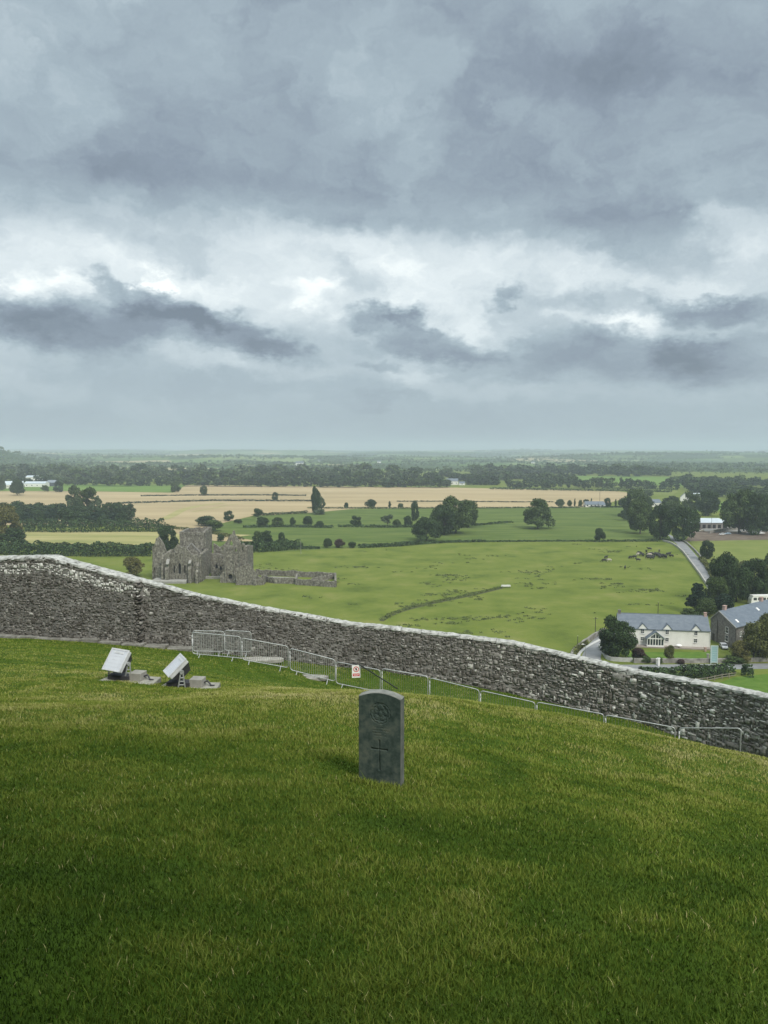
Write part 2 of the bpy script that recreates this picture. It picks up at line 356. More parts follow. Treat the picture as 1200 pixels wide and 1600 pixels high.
sheet('mown_field', [(262, 826), (300, 829), (380, 842), (405, 846), (340, 846), (285, 838)], stub, .18)
sheet('green_field', [(-420, 759), (100, 757), (292, 758), (270, 769.5), (105, 767), (-420, 767.5)], lime, .14)
sheet('green_field', [(880, 743.5), (1000, 744.5), (1160, 748), (1120, 756), (1085, 761), (1000, 757), (890, 752)], lime, .14)
sheet('green_field', [(940, 765), (1060, 767), (1050, 774), (1000, 772)], olive, .16)
sheet('green_field', [(1100, 790), (1140, 782), (1180, 786), (1160, 798), (1090, 800), (1060, 797)], lime, .14)
sheet('paddock', [(1078, 845.5), (1260, 843), (1300, 900), (1240, 905), (1150, 893), (1108, 880)], olive, .10)
sheet('yard', [(1070, 846), (1085, 828), (1120, 818), (1250, 818), (1270, 842), (1180, 844)], dirt, .14)
gravel = mat('yard gravel', [(.22, .21, .19), (.30, .29, .27)], scale=.3, rough=.9)
sheet('yard', [(1090, 830), (1120, 817), (1250, 816), (1260, 830), (1160, 831)], gravel, .18)
sheet('green_field', [(1050, 1094), (1150, 1058), (1240, 1050), (1420, 1060), (1500, 1200), (1100, 1200)], lawnm, .08)
sheet('garden_lawn', [(968, 1019.5), (1112, 1019), (1112, 1030), (1050, 1031.5), (990, 1031.5)], lawnm, .10)

# ------------------------------------------------------------------ boundary wall of real rubble
def lerp_path(tbl, s):
    return np.interp(s, tbl[0], tbl[1])
def build_wall():
    xs = np.array([p.x for p in WTOP]); ys = np.array([p.y for p in WTOP]); zs = np.array([p.z for p in WTOP])
    cum = np.r_[0, np.cumsum(np.hypot(np.diff(xs), np.diff(ys)))]
    root = empty('stone_wall', (float(xs[0]), float(ys[0]), 0), label='long grey rubble stone wall with a pale cement coping stepping down the hill behind the metal barriers', cat='wall')
    off = Vector(root.location)
    rs = np.random.RandomState(5); V = []; Fq = []; tint = []
    def P(s): return np.interp(s, cum, xs), np.interp(s, cum, ys), np.interp(s, cum, zs)
    def frame(s):
        x0, y0, _ = P(s-.3); x1, y1, _ = P(s+.3); ux, uy = x1-x0, y1-y0; l = math.hypot(ux, uy); ux, uy = ux/l, uy/l
        return ux, uy, uy, -ux      # along, then outward (towards the camera)
    # step where the left stretch stands 0.18 m proud
    s_step = float(np.interp(xs[5], xs, cum))
    # backing core
    mb = MB(); st = np.linspace(0, cum[-1], 160); ring = []
    for s in st:
        x, y, z = P(s); ux, uy, nx, ny = frame(min(max(s, .4), cum[-1]-.4)); g = gz(x, y)-.5; d = (.30 if s < s_step else 0)+.058
        ring.append([(x+nx*d, y+ny*d, g), (x+nx*d, y+ny*d, z-.15), (x-nx*.38, y-ny*.38, z-.15), (x-nx*.38, y-ny*.38, g-3)])
    vs = [Vector(p)-off for r in ring for p in r]
    mb.add(vs, [(i*4+k, i*4+(k+1) % 4, (i+1)*4+(k+1) % 4, (i+1)*4+k) for i in range(len(ring)-1) for k in range(4)])
    mortar = mat('lime mortar', [(.09, .087, .08), (.17, .165, .155), (.26, .255, .24)], scale=2.0, rough=.95, bump=.8, bscale=14, spec=.1)
    mb.build('mortar_core', mortar, root)
    # stones
    left = xs[5]
    smax = cum[-1]
    H = .0; base_of = {}
    k = 0; zrow = -.15
    while zrow < 4.6:
        big = rs.rand() < .25
        ch = rs.uniform(.11, .17) if big else rs.uniform(.06, .105)
        s = rs.uniform(0, .2)
        while s < smax:
            x, y, zt = P(s); rightness = np.clip((x+2)/16, 0, 1)
            ln = rs.choice([rs.uniform(.06, .14), rs.uniform(.12, .24), rs.uniform(.2, .38)])*(.72+.30*rightness)*(rs.choice([1.2, 2.2]) if big and rightness > .35 and rs.rand() < .3 else 1.)
            g0 = gz_fast(s); top = zt-.12
            if g0+zrow > top: s += ln; continue
            h = min(ch*rs.choice([.6, .9, 1.2, 2.0])*(.85+.35*rightness), top-(g0+zrow)+.06)
            if h > .04:
                ux, uy, nx, ny = frame(s+ln/2) if .4 < s < smax-.5 else (1, 0, 0, -1)
                proud = (.30 if x < left else 0)+rs.uniform(.065, .105)
                cx, cy, _ = P(s+ln/2); wv = (fbm(np.array([s*.5]), np.array([zrow*2.]), 2)[0]-.5)*.16
                cz = g0+zrow+h/2+wv+rs.uniform(-.025, .025)
                hw, hh = ln/2-.008, h/2-.006
                tilt = rs.uniform(-.14, .14)
                i0 = len(V)
                for (dep, k_) in ((-.12, 1.0), (proud-.03, 1.0), (proud, .72)):
                    for (a, b) in ((-1, -1), (1, -1), (1, 1), (-1, 1)):
                        aa = a*hw*k_*rs.uniform(.62, 1.1); bb = b*hh*k_*rs.uniform(.60, 1.12)
                        al = aa-bb*tilt; up = bb+aa*tilt; dd = dep+(rs.uniform(-.02, .02) if dep > 0 else 0)
                        V.append((cx+ux*al+nx*dd-off.x, cy+uy*al+ny*dd-off.y, cz+up))
                for q in (0, 4):
                    for e in range(4): Fq.append((i0+q+e, i0+q+(e+1) % 4, i0+q+4+(e+1) % 4, i0+q+4+e))
                Fq.append((i0+8, i0+9, i0+10, i0+11))
                # real colour of each stone: dark limestone, some pale lichen-white ones, the pale band under the left coping
                dt = zt-cz
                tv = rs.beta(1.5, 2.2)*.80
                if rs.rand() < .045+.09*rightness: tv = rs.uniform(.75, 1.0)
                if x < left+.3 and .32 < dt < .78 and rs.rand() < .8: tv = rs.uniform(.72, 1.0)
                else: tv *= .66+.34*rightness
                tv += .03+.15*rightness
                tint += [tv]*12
            s += ln
        zrow += ch*.84; k += 1
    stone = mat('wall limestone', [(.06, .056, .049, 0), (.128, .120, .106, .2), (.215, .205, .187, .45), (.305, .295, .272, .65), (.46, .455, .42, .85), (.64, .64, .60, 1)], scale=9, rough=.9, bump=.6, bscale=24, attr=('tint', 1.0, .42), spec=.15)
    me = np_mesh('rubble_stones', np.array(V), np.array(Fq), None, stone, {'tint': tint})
    bm = bmesh.new(); bm.from_mesh(me); bmesh.ops.recalc_face_normals(bm, faces=bm.faces); bm.to_mesh(me); bm.free()
    link('rubble_stones', me, root)
    # coping: cement blocks with broken edges
    cp = mat('pale cement coping', [(.07, .07, .06, 0), (.21, .21, .195, .2), (.33, .335, .315, .5), (.46, .465, .44, 1)], scale=5, rough=.9, bump=.7, bscale=9, spec=.15, lo=.30, hi=.62)
    mb = MB(); s = .4
    while s < smax-.8:
        ln = rs.uniform(.8, 1.9); e = min(s+ln-.02, smax-.5); ns = max(3, int((e-s)/.16)); rows = []
        dj = rs.uniform(-.015, .015)
        for i in range(ns+1):
            q = s+(e-s)*i/ns; x, y, z = P(q); ux, uy, nx, ny = frame(q); d = .30 if q < s_step else 0.0; j = lambda a: rs.uniform(-a, a); z += dj
            prof = [(.07+d+j(.03), -.15+j(.05)), (.10+d+j(.03), -.08+j(.03)), (.08+d+j(.03), -.02+j(.02)), (.0+d, .02+j(.02)), (-.24, .03+j(.02)), (-.42, -.03), (-.42, -.22)]
            rows.append([(x+nx*a-off.x, y+ny*a-off.y, z+b) for a, b in prof])
        m = len(rows[0]); vs = [p for r in rows for p in r]
        fs = [(i*m+k, i*m+(k+1) % m, (i+1)*m+(k+1) % m, (i+1)*m+k) for i in range(ns) for k in range(m)]+[tuple(range(m)), tuple(range(ns*m, ns*m+m))[::-1]]
        mb.add(vs, fs); s = e+.02
    mb.build('coping', cp, root)
    # flat footing slabs along the foot of the tall left stretch
    mb = MB(); s = .6
    while s < float(np.interp(xs[6], xs, cum)):
        ln = rs.uniform(.7, 1.3); x, y, _ = P(s+ln/2); ux, uy, nx, ny = frame(s+ln/2); g = gz(x+nx*.45, y+ny*.45)
        T = Matrix.Translation(Vector((x+nx*.42-off.x, y+ny*.42-off.y, g)))@Matrix.Rotation(math.atan2(uy, ux)+rs.uniform(-.06, .06), 4, 'Z')
        w = .22+rs.uniform(0, .08)
        mb.prism([(-ln/2+rs.uniform(0, .1), -w, -.2), (ln/2-rs.uniform(.02, .12), -w*rs.uniform(.8, 1), -.2), (ln/2-.03, .3, -.2), (-ln/2, .3, -.2)], (0, 0, .2+rs.uniform(.10, .20)), T)
        s += ln
    fo = mb.build('footing_slab', mat('footing stone', [(.12, .115, .10), (.20, .195, .17), (.29, .285, .26)], scale=3, rough=.9, bump=.6, bscale=14), root, bevel=.02)
    return cum, xs, ys, zs
_px = np.array([p.x for p in WTOP]); _py = np.array([p.y for p in WTOP]); _cum = np.r_[0, np.cumsum(np.hypot(np.diff(_px), np.diff(_py)))]
_ss = np.arange(0, _cum[-1]+1, .25); _gg = ground_z(np.interp(_ss, _cum, _px), np.interp(_ss, _cum, _py)-.2)
def gz_fast(s): return float(np.interp(s, _ss, _gg))
build_wall()
# ------------------------------------------------------------------ ruined abbey
def C(cx, cy, Y, ox=225, oy=815, k=6.6667): return at(ox+cx/k, oy+cy/k, Y)
ab_stone = mat('abbey limestone', [(.052, .047, .038, 0), (.112, .104, .086, .3), (.195, .184, .156, .6), (.29, .277, .238, .85), (.42, .405, .355, 1)], squash=(1, 1, .8), scale=1.3, rough=.95, bump=1.0, bscale=1.8, detail=12, spec=.1, bdist=.25, lo=.28, hi=.72)
ab_pale = mat('pale weathered ledge', [(.22, .215, .195), (.33, .325, .30)], scale=1.0, rough=.95)
shade_tyre_black = flat('painted shade and tyre black', (.02, .02, .022), rough=1)  # near-black paint for the shade inside openings; coach tyres share it
def build_abbey():
    Y0 = 341.0; o = plain(300, 910); root = empty('ruined_abbey', (o.x, Y0, 0), label='roofless grey stone abbey ruin with a square tower and three lancet windows', cat='abbey'); off = Vector((o.x, Y0, 0))
    rs = random.Random(11)
    def outline(pts, Y, seg=1.1, jit=.28):
        P = [C(x, y, Y)-off for x, y in pts]; out = []
        for i in range(len(P)):
            a, b = P[i], P[(i+1) % len(P)]; out.append((a.x, max(a.z, -.3)))
            if (b-a).length > seg*1.6 and not (a.z < 1.5 and b.z < 1.5):
                n = int((b-a).length/seg); vert = abs(b.x-a.x) < .9
                for j in range(1, n):
                    q = a.lerp(b, j/n); jx = rs.uniform(-jit, jit); 
                    out.append((q.x+(jx*.6 if vert else 0), max(q.z+(0 if vert else jx), -.3)))
        return out
    def plate(name, pts, Y, th, holes=(), m=ab_stone, seg=1.1, jit=.28):
        mb = MB(); hs = [[((C(x, y, Y)-off).x, (C(x, y, Y)-off).z) for x, y in h] for h in holes]
        mb.slab(outline(pts, Y, seg, jit), hs, (0, Y-Y0, 0), (1, 0, 0), (0, 1, 0), th); return mb.build(name, m, root)
    def side(name, x_px, Ya, Yb, cy_top_a, cy_top_b, th=1.2, jit=.5, cx=None):
        """a wall running away from the viewer, ragged along its top"""
        a = C(cx, cy_top_a, Ya)-off; b = C(cx, cy_top_b, Ya)-off; n = max(3, int((Yb-Ya)/1.2)); top = []
        for i in range(n+1):
            t = i/n; top.append((Ya-Y0+(Yb-Ya)*t, a.z+(b.z-a.z)*t+rs.uniform(-jit, jit)))
        mb = MB(); mb.slab([(Ya-Y0, -.3)]+top+[(Yb-Y0, -.3)], [], (a.x, 0, 0), (0, 1, 0), (1, 0, 0), th); return mb.build(name, m_ := ab_stone, root)
    def arch(cx, top, bot, w, n=5):     # pointed opening
        pts = [(cx-w, bot), (cx-w, top+w*1.7)]
        for i in range(1, n): t = i/n; pts.append((cx-w+w*t*1.0, top+w*1.7*(1-math.sin(t*math.pi/2))))
        pts.append((cx, top))
        for i in range(n-1, 0, -1): t = i/n; pts.append((cx+w-w*t*1.0, top+w*1.7*(1-math.sin(t*math.pi/2))))
        pts += [(cx+w, top+w*1.7), (cx+w, bot)]; return pts
    # left transept gable, thin and jagged
    plate('gable', [(82, 650), (88, 430), (90, 340), (98, 280), (125, 175), (150, 160), (178, 195), (205, 240), (236, 330), (205, 350), (196, 420), (196, 650)], 349, 1.3, [[(98, 590), (98, 490), (112, 470), (118, 500), (118, 590)]])
    side('side_wall', 0, 350, 366, 250, 330, cx=84)
    # chancel east wall with three lancets, window shafts and broken top
    ew = plate('chancel_wall', [(178, 660), (178, 400), (190, 370), (222, 345), (250, 322), (285, 318), (318, 285), (350, 232), (372, 262), (395, 268), (430, 262), (452, 290), (476, 320), (505, 352), (540, 345), (578, 362), (578, 660)], Y0, 1.3,
               [arch(313, 452, 536, 9), arch(370, 432, 545, 15), arch(424, 452, 538, 9), arch(313, 295, 318, 8), [(455, 400), (455, 432), (468, 432), (468, 400)], arch(505, 415, 470, 8)])
    for cx in (283, 298, 335, 350, 392, 405, 442, 456): 
        a = C(cx, 300+abs(cx-350)*.25, Y0)-off; MB().box(a.x-.22, a.x+.22, -.35, .0, 1.6, a.z-rs.uniform(.2, 2.0)).build('window_shaft', ab_stone, root)
    for (x0, x1, ty, dep) in ((186, 206, 372, 1.6), (232, 268, 400, 2.6), (468, 500, 392, 2.4), (548, 574, 440, 2.8)):
        a = C(x0, ty, Y0)-off; b = C(x1, ty, Y0)-off
        MB().prism([(a.x, 0, -.3), (a.x, -dep, -.3), (a.x, -dep, a.z*.60), (a.x, -dep*.5, a.z*.72), (a.x, -dep*.45, a.z*.93), (a.x, 0, a.z+.6)], (b.x-a.x, 0, 0)).build('buttress', ab_stone, root)
    for (x0, x1, y0, y1) in ((232, 262, 392, 438), (466, 490, 400, 430)):   # pale sloping weatherings
        a = C(x0, y1, Y0-1.6)-off; b = C(x1, y0, Y0-1.6)-off
        MB().prism([(a.x, -1.5, a.z), (a.x, -2.7, a.z-.2), (a.x, -2.7, a.z), (a.x, -.4, b.z)], (b.x-a.x, 0, 0)).build('pale_weathering', ab_pale, root)
    side('side_wall', 0, 342, 357, 360, 330, cx=180); side('side_wall', 0, 342, 357, 350, 330, cx=566)
    plate('inner_wall', [(180, 640), (180, 380), (262, 330), (345, 240), (440, 300), (560, 370), (560, 640)], 353, 1.0, [])
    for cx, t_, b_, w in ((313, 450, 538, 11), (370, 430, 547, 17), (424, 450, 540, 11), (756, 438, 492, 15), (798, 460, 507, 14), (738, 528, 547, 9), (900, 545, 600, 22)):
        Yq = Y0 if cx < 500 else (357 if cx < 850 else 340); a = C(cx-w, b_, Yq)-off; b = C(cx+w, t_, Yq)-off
        MB().box(a.x, b.x, Yq-Y0+.9, Yq-Y0+1.6, max(a.z, 0), b.z).build('painted_shade_panel', shade_tyre_black, root)  # dark panels behind the openings paint in the shaded interior
    # plinth round the chancel
    a = C(82, 600, 338)-off; b = C(440, 600, 338)-off
    MB().prism([(a.x, -3.4, -.3), (a.x, -3.4, 1.0), (a.x, -2.6, 1.5), (a.x, 4, 1.5), (a.x, 4, -.3)], (b.x-a.x, 0, 0)).build('plinth', ab_pale, root)
    # tower: four walls, broken parapet, old roof line scar
    Yt = 356.0; w0 = C(368, 100, Yt)-off; w1 = C(630, 100, Yt)-off; D = 15.5
    zt = (C(368, 108, Yt)-off).z; z2 = (C(720, 86, Yt+D*.5)-off).z
    def top(a, b, n, z0, z1, j=.22): return [(a+(b-a)*i/n, z0+(z1-z0)*i/n+rs.uniform(-j, j)) for i in range(n+1)]
    def tw(name, s0, s1, o_, u, nrm, z0, z1, holes=()): 
        mb = MB(); mb.slab([(s0, -.3)]+top(s0, s1, 12, z0, z1)+[(s1, -.3)], holes, o_, u, nrm, 1.3); return mb.build(name, ab_stone, root)
    hz = zt*.55
    tw('tower_wall', w0.x, w1.x, (0, Yt-Y0, 0), (1, 0, 0), (0, 1, 0), zt, zt-.1, [[(w1.x-1.4, hz), (w1.x-1.4, hz+1.6), (w1.x-.8, hz+1.6), (w1.x-.8, hz)]])
    tw('tower_wall', Yt-Y0+1.3, Yt-Y0+D-1.31, (w1.x, 0, 0), (0, 1, 0), (-1, 0, 0), zt+.1, zt+.9, [[(Yt-Y0+6, zt-8), (Yt-Y0+6, zt-4.6), (Yt-Y0+7, zt-3.6), (Yt-Y0+8, zt-4.6), (Yt-Y0+8, zt-8)]])
    tw('tower_wall', w0.x, w1.x, (0, Yt-Y0+D-1.3, 0), (1, 0, 0), (0, 1, 0), zt+.2, zt+.9); tw('tower_wall', Yt-Y0+1.3, Yt-Y0+D-1.31, (w0.x+1.3, 0, 0), (0, 1, 0), (-1, 0, 0), zt, zt+.2)
    MB().box(w0.x, w1.x, Yt-Y0-.16, Yt-Y0, zt-1.35, zt-1.0).box(w1.x, w1.x+.16, Yt-Y0, Yt-Y0+D, zt-1.3, zt-.95).build('string_course', ab_stone, root)
    MB().box(w1.x-.1, w1.x+.55, Yt-Y0-.55, Yt-Y0+1.2, -.3, zt-.3).build('corner_buttress', ab_stone, root)
    p1, pk, p2 = C(448, 275, Yt)-off, C(492, 222, Yt)-off, C(596, 328, Yt)-off
    for (a, b) in ((p1, pk), (pk, p2)):
        d = (b-a).normalized(); n_ = Vector((-d.z, 0, d.x))*.28
        MB().prism([(a.x-n_.x, Yt-Y0-.3, a.z-n_.z), (b.x-n_.x, Yt-Y0-.3, b.z-n_.z), (b.x+n_.x, Yt-Y0-.3, b.z+n_.z), (a.x+n_.x, Yt-Y0-.3, a.z+n_.z)], (0, .3, 0)).build('roof_scar', ab_pale, root)
    # blank low wall between the chancel and the tower stair
    plate('stair_wall', [(520, 650), (515, 380), (560, 345), (600, 330), (640, 420), (640, 650)], 350, 1.1, [arch(606, 300+30, 360, 6) if False else [(596, 500), (596, 590), (575, 590), (575, 500)][::-1]])
    # recessed nave side between the tower and the right-hand gable
    plate('nave_wall', [(700, 640), (700, 330), (770, 335), (835, 350), (862, 372), (862, 640)], 357, 1.2, [arch(756, 440, 490, 14), arch(798, 462, 505, 13), arch(738, 530, 545, 8)])
    plate('nave_wall', [(718, 500), (720, 228), (742, 236), (775, 262), (812, 292), (850, 345), (862, 400), (862, 500)], 368, 1.2)
    a = C(640, 590, 351)-off; b = C(800, 590, 351)-off
    MB().box(a.x, b.x, 351-Y0-1, 351-Y0+.4, -.3, 1.1).build('low_wall', ab_pale, root)
    # right-hand gable with round-headed window, doorway and chimney stump
    plate('gable', [(792, 668), (792, 560), (845, 480), (862, 372), (812, 320), (788, 262), (822, 245), (846, 222), (878, 170), (905, 135), (922, 122), (926, 95), (940, 95), (944, 128), (960, 160), (1004, 222), (1010, 262), (1022, 230), (1045, 228), (1050, 262), (1046, 320), (1052, 380), (1060, 440), (1075, 668)], 340, 1.4,
          [arch(908, 195, 250, 16), arch(957, 282, 316, 8), [(880, 598), (876, 566), (888, 548), (908, 546), (921, 560), (921, 598)], [(812, 270), (812, 295), (822, 295), (822, 270)], [(1020, 262), (1020, 300), (1032, 300), (1032, 262)]])
    side('side_wall', 0, 341, 357, 250, 300, cx=1045); side('side_wall', 0, 341, 357, 330, 380, cx=850)
    for (x, y0_, y1_) in ((848, 300, 640), (940, 260, 560), (1000, 240, 480)):
        a = C(x, y0_, 340)-off; b = C(x, y1_, 340)-off; MB().box(a.x-.35, a.x+.35, -1.6, -1.0, max(b.z, -.3), a.z).build('pilaster', ab_stone, root)
    plate('outer_wall', [(955, 668), (960, 500), (985, 478), (1020, 470), (1050, 452), (1082, 440), (1108, 452), (1122, 490), (1150, 512), (1168, 556), (1190, 575), (1220, 585), (1230, 668)], 334, 1.2, jit=.35)
    side('side_wall', 0, 335, 345, 560, 600, cx=1222)
build_abbey()

def build_cloister():
    D_ = lambda cx, cy, Y: at(380+cx/7.5, 870+cy/7.5, Y)
    base = plain(452, 912); root = empty('cloister_wall', (base.x, base.y, 0), label='low roofless grey cloister walls running right from the abbey ruin', cat='wall'); off = Vector(root.location)
    rs = random.Random(2)
    def run(name, pts, h, th=.9, m=ab_stone):
        P = [plain(*p)-off for p in pts]; seg = []
        for a, b in zip(P, P[1:]):
            n = max(2, int((b-a).length/1.2)); seg += [a.lerp(b, i/n) for i in range(n)]
        seg.append(P[-1]); vs = []
        for i, p in enumerate(seg):
            t = (seg[min(i+1, len(seg)-1)]-seg[max(i-1, 0)]).normalized(); n_ = Vector((-t.y, t.x, 0))*th/2; hh = h*(1+rs.uniform(-.10, .10))
            vs += [p-n_+Vector((0, 0, -.3)), p+n_+Vector((0, 0, -.3)), p+n_+Vector((0, 0, hh)), p-n_+Vector((0, 0, hh))]
        m_ = len(seg); fs = [(i*4+k, i*4+(k+1) % 4, (i+1)*4+(k+1) % 4, (i+1)*4+k) for i in range(m_-1) for k in range(4)]+[(0, 1, 2, 3), (m_*4-4, m_*4-3, m_*4-2, m_*4-1)]
        return MB().add(vs, fs).build(name, m, root)
    run('back_wall', [(400, 898.5), (460, 901), (524, 903.5)], 2.6)
    run('end_wall', [(524, 903.5), (524.5, 917)], 2.4)
    run('front_wall', [(397, 915), (405, 913), (416, 909), (430, 911.5), (462, 912), (463, 913.5), (524.5, 917.5)], 2.5, 1.0)
    run('inner_wall', [(463, 912), (464, 905)], 2.6); run('inner_wall', [(487, 911), (500, 908.5), (521, 904)], 2.2)
    capm = ab_pale
    run('fallen_stones', [(478, 912), (500, 913), (516, 914)], 1.4, 2.2, capm)
    run('inner_wall', [(412, 904), (440, 905.5), (463, 906)], 1.0, 1.4, capm)
build_cloister()

# ------------------------------------------------------------------ dwellings and farm buildings
slate = mat('blue grey slate', [(.085, .11, .14), (.115, .14, .172), (.15, .175, .205)], scale=.6, rough=.55, bump=.4, bscale=3.0, squash=(1, 1, 3), detail=8, spec=.4, bdist=.05)
render_w = mat('cream limewashed render', [(.58, .575, .53), (.68, .675, .63), (.74, .735, .69)], scale=.35, rough=.9, bump=.2, bscale=6, detail=9)
white_p = flat('white paint', (.78, .78, .75), rough=.5)
glass_m = mat('dark window glass', [(.015, .02, .025), (.05, .06, .07)], scale=.8, rough=.12, spec=.6)
rubble = mat('brown grey rubble masonry', [(.09, .085, .08), (.16, .15, .14), (.24, .23, .215)], scale=1.6, rough=.95, bump=.9, bscale=4, detail=10, bdist=.1)
brick = mat('chimney brick', [(.33, .22, .19), (.45, .33, .29)], scale=4, rough=.9)
timber = flat('dark timber', (.045, .035, .03))
pinkst = mat('pinkish paved terrace', [(.24, .205, .18), (.32, .28, .25)], scale=.8, rough=.9)
metalg = flat('grey metal', (.35, .36, .36), rough=.45, metal=.6)
def window(parent, x, z, w, h, y, T=None, frame=white_p, bars=1, dep=.10, sill=True):
    """frame with glazing bars round a recessed pane; parent plane looks along -y"""
    g = MB(); t = .07
    g.box(x-w/2, x-w/2+t, y-dep, y+.02, z, z+h).box(x+w/2-t, x+w/2, y-dep, y+.02, z, z+h).box(x-w/2, x+w/2, y-dep+.01, y+.02, z+h-t, z+h-.001).box(x-w/2, x+w/2, y-dep+.01, y+.02, z+.001, z+t)
    g.box(x-w/2+t, x+w/2-t, y-dep+.02, y+.01, z+h/2-.03, z+h/2+.03)
    for i in range(bars): q = x-w/2+w*(i+1)/(bars+1); g.box(q-.025, q+.025, y-dep+.03, y+.01, z+t, z+h-t)
    if sill: g.box(x-w/2-.1, x+w/2+.1, y-dep-.1, y+.01, z-.1, z-.002)
    f = g.build('window', frame, parent)
    MB().box(x-w/2+.03, x+w/2-.03, y-.04, y+.015, z+.03, z+h-.03).build('pane', glass_m, f)
    return f
def gable_roof(mb, x0, x1, y0, y1, ze, zr, ov=.35, th=.16):
    ym = (y0+y1)/2; k = (zr-ze)/(ym-y0)
    for sgn, ya in ((1, y0-ov), (-1, y1+ov)):
        za = ze-ov*k
        mb.prism([(x0-ov*.6, ya, za), (x0-ov*.6, ym, zr), (x0-ov*.6, ym, zr+th), (x0-ov*.6, ya, za+th)], (x1-x0+ov*1.2, 0, 0))
    return mb
def house_body(mb, x0, x1, y0, y1, ze, zr): return mb.prism([(x0, y0, -.4), (x0, y1, -.4), (x0, y1, ze), (x0, (y0+y1)/2, zr-.02), (x0, y0, ze)], (x1-x0, 0, 0))
def build_white_house():
    pr = plain(1108, 1012.5); Lh = 26.3
    root = empty('farmhouse', (pr.x, pr.y, 0), R(-9), 'long cream two storey farmhouse with three small white gables and a glazed porch', 'house')
    x0, x1, y0, y1, ze, zr = -Lh, 0, 0, 7.6, 5.35, 8.9
    house_body(MB(), x0, x1, y0, y1, ze, zr).build('wall', render_w, root)
    rf = gable_roof(MB(), x0, x1, y0, y1, ze, zr).build('roof', slate, root)
    MB().box(x0, x1, 3.72, 3.90, zr+.10, zr+.24).build('ridge_tiles', slate, rf)
    for cx, cy in ((-.5, 3.8), (-25.8, 3.8)):
        MB().box(cx-.4, cx+.4, cy-.35, cy+.35, zr-.4, zr+1.0).box(cx-.46, cx+.46, cy-.41, cy+.41, zr+1.0, zr+1.12).build('chimney', brick if cx > -5 else rubble, rf)
    for cx in (-3.95, -12.2, -19.4):
        g = MB().prism([(cx-1.35, -.28, 5.18), (cx+1.35, -.28, 5.18), (cx, -.28, 6.75)], (0, 3.2, 0)).build('gablet', white_p, root)
        r_ = MB()
        for sg in (-1, 1): r_.prism([(cx+sg*1.55, -.45, 5.10), (cx, -.45, 6.88), (cx, -.45, 7.02), (cx+sg*1.55, -.45, 5.24)], (0, 3.6, 0))
        r_.build('gablet_roof', slate, g)
        window(root, cx, 3.75, 1.05, 1.30, 0, bars=1); window(root, cx, 1.45, 1.05, 1.25, 0, bars=1)
    # glazed porch
    px = -15.9; w = 2.45
    pw = MB().box(px-w, px+w, -2.2, 0, 0, .75).prism([(px-w, -2.18, 2.75), (px+w, -2.18, 2.75), (px, -2.18, 4.75)], (0, 2.18, 0)).build('porch', white_p, root)
    po = MB()
    for i in range(7): q = px-w+.08+(2*w-.16)*i/6; po.box(q-.09, q+.09, -2.16, -2.02, .75, 2.75)
    po.box(px-w, px+w, -2.17, -2.03, 2.60, 2.75); po.build('porch_posts', white_p, pw)
    MB().box(px-w+.1, px+w-.1, -2.06, -1.98, .75, 2.7).build('porch_glass', glass_m, pw)
    for (a, b) in ((-1.35, -.85), (-.75, -.12), (.12, .75), (.85, 1.35)):   # fanlight panes in the porch gable
        h = lambda q: 2.95+ (1.45-abs(q)*.80)
        MB().prism([(px+a, -2.21, 2.95), (px+b, -2.21, 2.95), (px+b, -2.21, h(b)), (px+a, -2.21, h(a))], (0, .05, 0)).build('fanlight', glass_m, pw)
    pr_ = MB()
    for sg in (-1, 1): pr_.prism([(px+sg*(w+.35), -2.5, 2.55), (px, -2.5, 4.83), (px, -2.5, 4.98), (px+sg*(w+.35), -2.5, 2.70)], (0, 2.52, 0))
    pr_.build('porch_roof', slate, pw)
    MB().box(x0-2, 1.0, -2.8, -2.4, -.4, .35).box(x0-2, 1.0, -2.4, 0, -.4, .22).build('terrace', pinkst, root)
    MB().box(.05, .22, -.12, .06, 0, 5.3).build('downpipe', white_p, root)
    t = empty('garden_parasol', root.matrix_basis @ Vector((-9.2, -1.4, .22)) if False else Vector((pr.x-9.3*math.cos(R(9)), pr.y+9.3*math.sin(R(9))-1.6, .22)), 0, 'small white garden table cover outside the cream farmhouse wall', 'table')
    MB().tube([(0, 0, 0), (0, 0, .7)], .06).build('leg', timber, t); MB().tube([(0, 0, .62), (0, 0, .78), (0, 0, 1.0)], [.95, .85, .25], 14).build('top', white_p, t)
    t.name = 'garden_table'
build_white_house()
